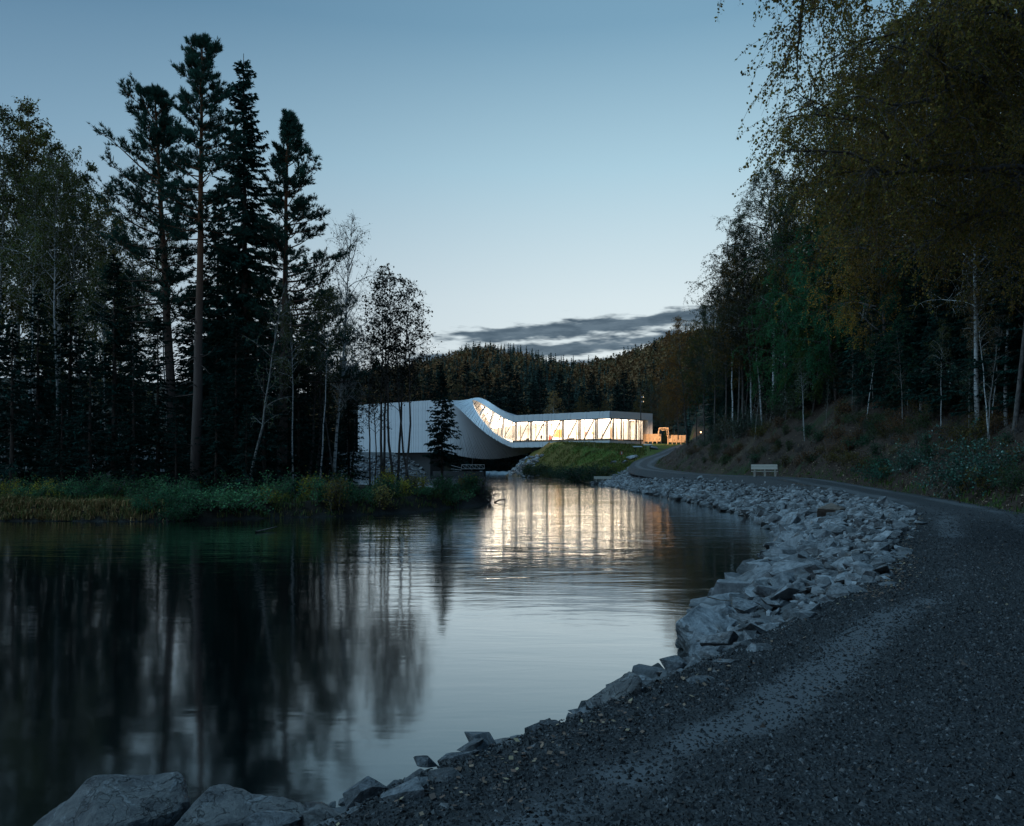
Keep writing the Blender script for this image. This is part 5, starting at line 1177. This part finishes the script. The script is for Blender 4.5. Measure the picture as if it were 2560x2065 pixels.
# the near birch whose limbs hang over the path from the right
def overhang():
    rng = np.random.default_rng(71); w_, c_ = MB(), MB(); base = A(15.5, 19.0, 0); base[2] = zat(15.5, 19.0) - .2
    T = curve(base, (-.08, -.02, 1), 17, 10, rng, .03); w_.tube(T, np.linspace(.30, .05, 11), 10); spots = []
    def grow(P, r, depth):
        w_.tube(P, np.linspace(r, r * .25, len(P)), 5 if depth < 2 else 4, False)
        L = np.linalg.norm(P[-1] - P[0])
        nsub = [9, 7, 0][depth]
        for k in range(nsub):
            u = rng.uniform(.2, 1.0); j = u * (len(P) - 1); a = int(min(j, len(P) - 2)); q = P[a] + (P[a + 1] - P[a]) * (j - a); bd = nrm(P[a + 1] - P[a])
            S = curve(q, bd * .9 + rng.normal(size=3) * .55 + A(0, 0, .12 if depth == 0 else -.1), L * rng.uniform(.16, .32) * (1.1 - .5 * u) + .3, 7, rng, .10, -.03 - .04 * depth); grow(S, max(r * .38, .006), depth + 1)
        if depth >= 1:
            for k in range(5 if depth == 2 else 8):
                q = P[rng.integers(1, len(P))]; S = curve(q, nrm(rng.normal(size=3) * .6 + A(-.15, 0, -.35)), rng.uniform(.5, 1.5), 7, rng, .07, -.16); w_.tube(S, np.linspace(.005, .002, len(S)), 3, False); spots.append(S)
    limbs = [((2560, 445, 17), (2240, 424, 16.5), (2110, 359, 16), (2050, 310, 15.7)), ((2560, 440, 17), (2330, 420, 16), (2180, 425, 15.6), (2060, 425, 15.2)), ((2700, 330, 17.5), (2420, 110, 16.5), (2260, 80, 16), (2130, 70, 15.5)),
             ((2750, 200, 17.5), (2450, 60, 16), (2380, 10, 15), (2280, -40, 14.5)), ((2700, 360, 18), (2400, 250, 18), (2230, 190, 18), (2090, 180, 17.5)), ((2750, 250, 18), (2500, 150, 17), (2300, 200, 15), (2180, 260, 14)),
             ((2650, -20, 17), (2450, -100, 15.5), (2250, -140, 14.5), (2080, -120, 13.5)), ((2700, 500, 18), (2500, 540, 17), (2380, 520, 16.5), (2250, 560, 16)), ((2700, 100, 18), (2500, 0, 17), (2400, 60, 16), (2300, 160, 16))]
    limbs = [tuple((q[0] + np.interp(q[0], [1900, 2300, 2700], [150, 120, 40]), q[1], q[2]) for q in lm) for lm in limbs]
    limbs.append(((2600, -300, 15.5), (2350, -300, 14.5), (2110, -140, 13.8), (1930, -50, 13.4)))
    for lm in limbs:
        Q = np.array([ray(*q) for q in lm]); zt = Q[0][2] - .6; st = at_z(T, min(max(zt, T[0][2] + 2), T[-1][2] - .5)); P = resample(np.concatenate([[st], Q]), .8); P = P + rng.normal(size=P.shape) * .05; grow(P, .095, 0)
    seg = np.concatenate([np.stack([s[1:-1], s[2:]], 1) for s in spots]); ln = np.linalg.norm(seg[:, 1] - seg[:, 0], axis=1); N = 95000
    id_ = rng.choice(len(seg), N, p=ln / ln.sum()); u = rng.uniform(size=(N, 1)); C_ = seg[id_, 0] * (1 - u) + seg[id_, 1] * u + rng.normal(size=(N, 3)) * .03
    V, F = leaf_quads(C_, .058, rng, .5, .7); c_.add(V, F)
    r = thing('birch_tree', 'near birch with long limbs hanging over the path from the right', 'tree', tuple(base))
    w_.build('trunk', M['bark_alder'], r, True, base); c = c_.build('crown', M['leaf'], r, False, base); c.color = (.23, .18, .05, 1)
overhang()

# bushes, dead bracken and leaf litter on the right slope
rng = np.random.default_rng(61)
for i, (px, py, H, key, lab) in enumerate([(2390, 1235, 2.3, 'shrub_glossy', 'big glossy dark bush beside the path at the right'), (2470, 1225, 2.2, 'shrub_glossy', 'second glossy bush right of the big glossy bush'), (2270, 1180, 1.6, 'shrub_glossy', 'low glossy bush left of the big glossy bush'), (2210, 1195, 1.2, 'shrub_b', 'small bush on the slope edge between bench and glossy bush')]):
    P = hit(px, py); plant(key, 'bush', P, H, (.04, .115, .08), lab, 'bush', None, i * 1.5, parts=('stems', 'foliage'), wide=1.0)
for i in range(210):
    px = rng.uniform(1720, 2540); py = rng.uniform(np.interp(px, [1720, 1900, 2300, 2540], [1105, 1050, 1000, 1020]), np.interp(px, [1720, 1900, 2250, 2540], [1165, 1172, 1215, 1275])); P = hit(px, py)
    dd = float(seg_dist(np.array([P[0]]), np.array([P[1]]), PCs)[0][0])
    if dd < 2.1: continue
    key = ['shrub_a', 'shrub_b', 'twiggy', 'weed'][rng.integers(4)]; c = [(.045, .11, .06), (.12, .10, .035), (.14, .085, .045), (.06, .09, .04)][rng.integers(4)]
    plant(key, 'bush', P, rng.uniform(.5, 1.1), c, {'shrub_a': 'leafy low bush ', 'shrub_b': 'spreading low bush ', 'twiggy': 'bare twiggy bush ', 'weed': 'upright weedy bush '}[key] + pick(px, SLOPE_AT), 'bush', 'low bushes on the right slope', rng.uniform(0, 6), parts=('stems', 'foliage'))
for i in range(84):
    px = rng.uniform(1760, 2600); py = rng.uniform(np.interp(px, [1760, 1900, 2100, 2560], [1090, 1040, 960, 960]), np.interp(px, [1760, 1900, 2100, 2560], [1120, 1080, 1020, 1040])); P = hit(px, py)
    key = ['shrub_glossy', 'spruce_c', 'shrub_glossy', 'spruce_d'][i % 4]; sp_ = key[0:2] == 'sp'
    plant(key, 'young_spruce' if sp_ else 'bush', P, rng.uniform(2.0, 4.5) if sp_ else rng.uniform(1.4, 2.8), SPRD if sp_ else [(.028, .070, .045), (.06, .055, .02), (.035, .06, .03)][i % 3], ('undergrowth spruce ' if sp_ else 'tall undergrowth bush ') + pick(px, HILL_AT), 'tree' if sp_ else 'bush', 'undergrowth spruces of the right hillside' if sp_ else 'undergrowth bushes of the right hillside', rng.uniform(0, 6), parts=('trunk', 'crown') if sp_ else ('stems', 'foliage'))
for i in range(26):
    px = rng.uniform(1780, 2560); py = rng.uniform(np.interp(px, [1780, 1900, 2100, 2560], [1085, 1040, 970, 980]), np.interp(px, [1780, 1900, 2100, 2560], [1125, 1110, 1100, 1130])); P = hit(px, py)
    plant('grey_lean' if i % 2 else 'slim_birch', 'sapling', P, rng.uniform(3.0, 6.5), [(.10, .11, .035), (.16, .11, .04), (.06, .10, .045)][i % 3], ('bare leaning sapling ' if i % 2 else 'leafy young birch ') + pick(px, SLOPE_AT), 'sapling', 'saplings on the right slope', rng.uniform(0, 6), (-rng.uniform(.02, .22), 0), .8)
def slope_spots(N, rng, hd0=.15, hd1=14):
    i = rng.integers(0, len(PL) - 1, N); k = (PL[i, 1] > 14) & (PL[i, 1] < 125) & (rng.uniform(size=N) < np.clip(26 / np.maximum(PL[i, 1], 1), .12, 1)); i = i[k]; h = hd0 + rng.uniform(size=len(i)) ** 1.3 * (hd1 - hd0)
    q = PL[i, :2] + PN[i] * (PW[i] + h)[:, None] + rng.normal(size=(len(i), 2)) * .25; Z = terrain(q[:, 0], q[:, 1]); kk = in_view(q[:, 0], q[:, 1], Z, 0); return q[kk, 0], q[kk, 1], Z[kk]
X, Y, Z = clump(*slope_spots(6500, rng), 7, .14, rng); k = fbm2(X, Y, .45, 3, 12) > -.05; X, Y = X[k], Y[k]
Z = terrain(X, Y)
blades('dead_bracken', X, Y, Z - .03, rng.uniform(.10, .48, len(X)), A([.13, .085, .055], [.20, .135, .085], [.075, .05, .036], [.06, .075, .03]), rng, 'brown dead grass and bracken covering the right slope', 'bracken', 1.2, .03)
X, Y, Z = clump(*slope_spots(1600, rng, .0, .5), 9, .10, rng); Z = terrain(X, Y)
blades('verge_grass', X, Y, Z - .03, rng.uniform(.10, .28, len(X)), A([.06, .15, .02], [.05, .11, .025], [.09, .13, .03]), rng, 'short green grass along the right verge of the path', 'grass', .8, .022)
# fallen leaves: on the slope and along the path edge
def litter(name, X, Y, Z, size, rng, label):
    N = len(X); a = rng.uniform(0, 6.28, N); t1 = np.stack([np.cos(a), np.sin(a), rng.normal(size=N) * .3], 1); t2 = np.stack([-np.sin(a), np.cos(a), rng.normal(size=N) * .3], 1); B = np.stack([X, Y, Z], 1); s_ = (size * rng.uniform(.6, 1.3, N))[:, None]
    V = np.stack([B - t1 * s_ / 2, B + t2 * s_ * .35, B + t1 * s_ / 2, B - t2 * s_ * .35], 1).reshape(-1, 3); return tag(MB().add(V, np.arange(N * 4).reshape(-1, 4)).build(name, M['fallen_leaf']), label, 'leaves', kind='stuff')
X, Y, Z = slope_spots(60000, rng, .1, 12); litter('leaf_litter', X, Y, Z + .05, .10, rng, 'brown fallen leaves strewn over the right slope')
X, Y, Z, v, s_arc = path_point(rng, 90000, 60.0, -.005, 1.02); e = np.minimum(np.abs(v - .03), np.abs(v - .99)); k = (rng.uniform(size=len(X)) < np.exp(-(e / .06) ** 2) * .9 + .006) & in_view(X, Y, Z) & (rng.uniform(size=len(X)) < np.clip(fbm2(X, Y, .35, 2, 8) * 3 + .45, .05, 1))
litter('path_leaves', X[k], Y[k], Z[k] + .02, .034, rng, 'brown fallen leaves along both edges of the path')

# ------------------------------------------------------------------ bushes and young trees near the gallery
rng = np.random.default_rng(77); N = 2600; px = rng.uniform(1300, 1610, N); d = rng.uniform(104, 166, N); X = (px - 1280) / FPX * d; Z = terrain(X, d)
dpp = seg_dist(X, d, PCs)[0]; s_, n_ = b_inv(X, d); k = (Z > .25) & (dpp > 2.6) & ~((s_ > 6) & (np.abs(n_) < BA + .5)); X, Y, Z = clump(X[k], d[k], Z[k], 9, .35, rng); Z = terrain(X, Y)
blades('lawn_grass', X, Y, Z - .04, rng.uniform(.18, .5, len(X)), A([.09, .12, .02], [.13, .12, .03], [.06, .10, .018], [.17, .13, .045]), rng, 'rough yellow green grass on the slope below the gallery', 'grass', .7, .09)
rng = np.random.default_rng(81); G = 'bushes at the foot of the grass slope'
for i in range(46):
    px = rng.uniform(1330, 1520); py = rng.uniform(1168, 1192) if px < 1420 else rng.uniform(1170, 1186); d = np.interp(px, [1330, 1420, 1520], [150, 128, 104]) + rng.normal() * 3; P = A((px - 1280) / FPX * d, d, 0); P[2] = zat(P[0], P[1])
    if P[2] < .1: continue
    plant('shrub_b' if i % 3 else 'shrub_a', 'bush', P, rng.uniform(1.2, 2.6), [(.030, .070, .040), (.055, .065, .025), (.022, .048, .030)][i % 3], ['dark green', 'leafy green', 'brownish'][i % 3] + ' round bush at the foot of the grass slope', 'bush', G, i, wide=1.4, parts=('stems', 'foliage'))
P = ray(1663, 1118, 160); P[2] = zat(P[0], P[1]); plant('spruce_d', 'spruce_tree', P, EYE + (HOR - 1074) / FPX * 160 - P[2], (.16, .15, .05), 'young conifer with a yellowish top before the lit timber', 'tree', rz=.3, wide=1.1)
for i, px in enumerate((1460, 1472, 1486, 1580, 1590, 1612, 1622)):
    d = 150; P = A((px - 1280) / FPX * d, d, 0); P[2] = zat(P[0], P[1]); plant('grey_lean', 'sapling', P, 4.2, (.14, .085, .05), 'thin young sapling on the grass slope before the glass', 'sapling', 'saplings on the grass slope', i * 1.1)
P = ray(1752, 1108, 150); P[2] = zat(P[0], P[1])
r = thing('bollard_lamp', 'small glowing lamp lighting the leaves beside the road', 'lamp', (P[0], P[1], P[2]))
MB().box((-.06, -.06, -.1), (.06, .06, 1.6)).build('post', M['dark_metal'], r); MB().box((-.1, -.1, 1.62), (.1, .1, 1.85)).build('lamp_head', M['lamp_glow'], r)
L = bpy.data.lights.new('bollard_lamp', 'POINT'); L.energy = 260; L.color = (1.0, .5, .26); L.shadow_soft_size = .12; lo = bpy.data.objects.new('bollard_light', L); COL.objects.link(lo); lo.location = (P[0], P[1] - .3, P[2] + 2.1)
# individual trees right behind the gallery
G = 'dark spruces behind the gallery'
for i, (px, d, top) in enumerate([(1165, 225, 905), (1135, 232, 930), (1190, 228, 940), (1245, 235, 945), (1290, 240, 930), (1330, 238, 955), (1422, 235, 950), (1455, 245, 965), (1500, 240, 975), (1540, 236, 960), (1580, 238, 950), (1075, 235, 920), (1040, 232, 935), (1000, 236, 925), (960, 232, 930), (925, 236, 920), (1350, 250, 920), (1400, 255, 930), (1480, 258, 930), (1270, 255, 905), (1215, 250, 915), (1560, 255, 925), (1620, 230, 970), (1100, 248, 905), (890, 230, 900), (860, 226, 890)]):
    tree('spruce_b', 'spruce_tree', px, d, top, (.017, .034, .030), ('dark spruce ' if d < 246 else 'farther dark spruce ') + pick(px, BEHIND_AT), G, i * 1.3, wide=1.35)
tree('hill_birch', 'birch_tree', 1383, 222, 975, (.34, .22, .07), 'pale golden birch behind the glass front of the gallery', rz=.5, wide=1.0)
G = 'autumn birches behind the gallery'
for i, (px, d, top) in enumerate([(1455, 224, 990), (1475, 226, 1005), (1180, 222, 968), (1515, 228, 1000), (1145, 226, 960), (1650, 205, 960), (1670, 195, 985), (1630, 215, 940), (1685, 185, 940), (1600, 225, 985)]):
    tree('hill_birch_b', 'birch_tree', px, d, top, [(.14, .10, .03), (.10, .085, .035), (.12, .065, .025)][i % 3], 'brownish birch in the row behind the gallery', G, i * 1.9)

# ------------------------------------------------------------------ the far wooded hills: one mass
def far_conifer(rng, H, R):
    V, F = [], []; n = 11
    V += [(-.012 * H, 0, 0), (.012 * H, 0, 0), (0, 0, H)]; F.append([0, 1, 2])
    for k in range(n):
        f = k / n; r_ = R * ((1 - f) ** .8) * (0.75 if k == 0 else 1) + .012; z0 = H * (.10 + .88 * f)
        for j in range(5):
            t_ = rng.uniform(0, 6.28); q = r_ * rng.uniform(.55, 1.2); wd_ = r_ * .42; c_, s_ = math.cos(t_), math.sin(t_); b_ = len(V)
            V += [(0, 0, z0 + H * .05), (c_ * q * .6 - s_ * wd_, s_ * q * .6 + c_ * wd_, z0 - .01 * H), (c_ * q, s_ * q, z0 - rng.uniform(.0, .05) * H), (c_ * q * .6 + s_ * wd_, s_ * q * .6 - c_ * wd_, z0 - .01 * H)]
            F += [[b_, b_ + 1, b_ + 2], [b_, b_ + 2, b_ + 3]]
    return np.array(V), np.array(F)
def far_birch(rng, H, R):
    N = 56; th = rng.uniform(0, 6.28, N); ph = np.arccos(rng.uniform(-1, 1, N)); r_ = rng.uniform(.35, 1, N) ** .5
    C_ = np.stack([np.sin(ph) * np.cos(th) * R * r_, np.sin(ph) * np.sin(th) * R * r_, H * .60 + np.cos(ph) * H * .40 * r_], 1); C_[:, :2] *= np.interp(C_[:, 2] / H, [.2, .5, 1], [.7, 1.1, .45])[:, None]
    V, F = leaf_quads(C_, 1.5, rng, .1, .9); return V, np.concatenate([F[:, [0, 1, 2]], F[:, [0, 2, 3]]])
rng = np.random.default_rng(91); KC = [far_conifer(rng, 1, rng.uniform(.11, .17)) for _ in range(9)]
KB = []
for _ in range(5):
    V, F = far_birch(rng, 13, 3.0); KB.append((V / 13.0, F))
N = 4900; Yf = 242 + (rng.uniform(size=N) ** .75) * 360; pxf = rng.uniform(780, 1860, N); Xf = (pxf - 1280) / FPX * Yf; Zf = terrain(Xf, Yf)
aut = fbm2(Xf, Yf, .018, 3, 66); isb = rng.uniform(size=N) < np.clip(.40 + aut * 4.6 + .4 * np.exp(-((pxf - 1190) / 90) ** 2) * (Yf > 380) + .22 * np.exp(-((pxf - 1640) / 110) ** 2), .04, .85)
g = MB()
for k in range(N):
    V, F = KB[rng.integers(5)] if isb[k] else KC[rng.integers(9)]; H = (rng.uniform(5.5, 11) if isb[k] else rng.uniform(5, 14)) * (1.0 + .5 * aut[k])
    c = (A([.23, .125, .055], [.18, .105, .05], [.13, .105, .05], [.25, .155, .07])[rng.integers(4)] if isb[k] else A([.032, .056, .046], [.026, .046, .040], [.040, .064, .048])[rng.integers(3)]) * rng.uniform(.75, 1.25)
    g.add(V * A(H, H, H) * rng.uniform(.85, 1.15) + A(Xf[k], Yf[k], Zf[k] - .5), F, c)
tag(g.build('distant_forest', M['foliage_vcol']), 'mixed autumn forest covering the far hills', 'forest', kind='stuff')

# ------------------------------------------------------------------ driftwood and floating bits
def log(name, pts, r, label, extra=()):
    P = np.array(pts); loc = P[0].copy(); g = MB(); g.tube(P - loc, np.linspace(r, r * .5, len(P)), 7)
    for e_ in extra: E2 = np.array(e_) - loc; g.tube(E2, np.linspace(r * .6, r * .25, len(E2)), 5)
    o = g.build(name, M['dead_wood'], None, True); o.location = tuple(loc); return tag(o, label, 'driftwood')
log('driftwood', [ray(1236, 1256, 53.5), ray(1250, 1250, 53.3), ray(1262, 1249, 53.2)], .06, 'crooked driftwood snag sticking out of the water off the spit', [[ray(1262, 1249, 53.2), ray(1263, 1258, 53.2), ray(1258, 1260, 53.3)]])
log('fallen_branch', [ray(1218, 1246, 53), ray(1232, 1237, 53), ray(1244, 1234, 53)], .05, 'bent branch reaching out from the tip of the spit')
log('fallen_branch', [ray(842, 1250, 41.5), ray(862, 1265, 41.0), ray(884, 1279, 40.6)], .045, 'thin fallen stem sloping down to the water on the left bank')
P0, P1 = ray(640, 1330, 1), ray(690, 1318, 1)
def onw(px, py, z=.03): d = (EYE - z) * FPX / (py - HOR); return A((px - 1280) / FPX * d, d, z)
log('floating_branch', [onw(640, 1330), onw(665, 1324, .06), onw(692, 1317, .12)], .04, 'thin branch floating in the dark water near the left bank')
log('floating_branch', [onw(1768, 1492, .25), onw(1800, 1500, .2), onw(1850, 1503, .3)], .012, 'dry twigs caught between the slabs at the water edge')

# ------------------------------------------------------------------ single out the members of small groups by their order across the view
ORD = ['leftmost', 'second from the left', 'third from the left', 'fourth from the left', 'fifth from the left', 'sixth from the left', 'seventh from the left', 'eighth from the left', 'ninth from the left', 'tenth from the left', 'eleventh from the left', 'twelfth from the left', 'thirteenth from the left']
groups = {}
for o in COL.objects:
    if o.parent is None and o.get('category') and not o.get('kind'): o['kind'] = 'thing'
for o in COL.objects:
    if o.parent is None and o.get('group') and o.get('label'): groups.setdefault((o['group'], o['label']), []).append(o)
for (gp, lab), mem in groups.items():
    if 2 <= len(mem) <= 13:
        mem.sort(key=lambda o: o.location.x / max(o.location.y, .1))
        for k, o in enumerate(mem):
            wds = ('rightmost' if k == len(mem) - 1 else ORD[k]) + ' ' + lab
            o['label'] = ' '.join(wds.split()[:16])
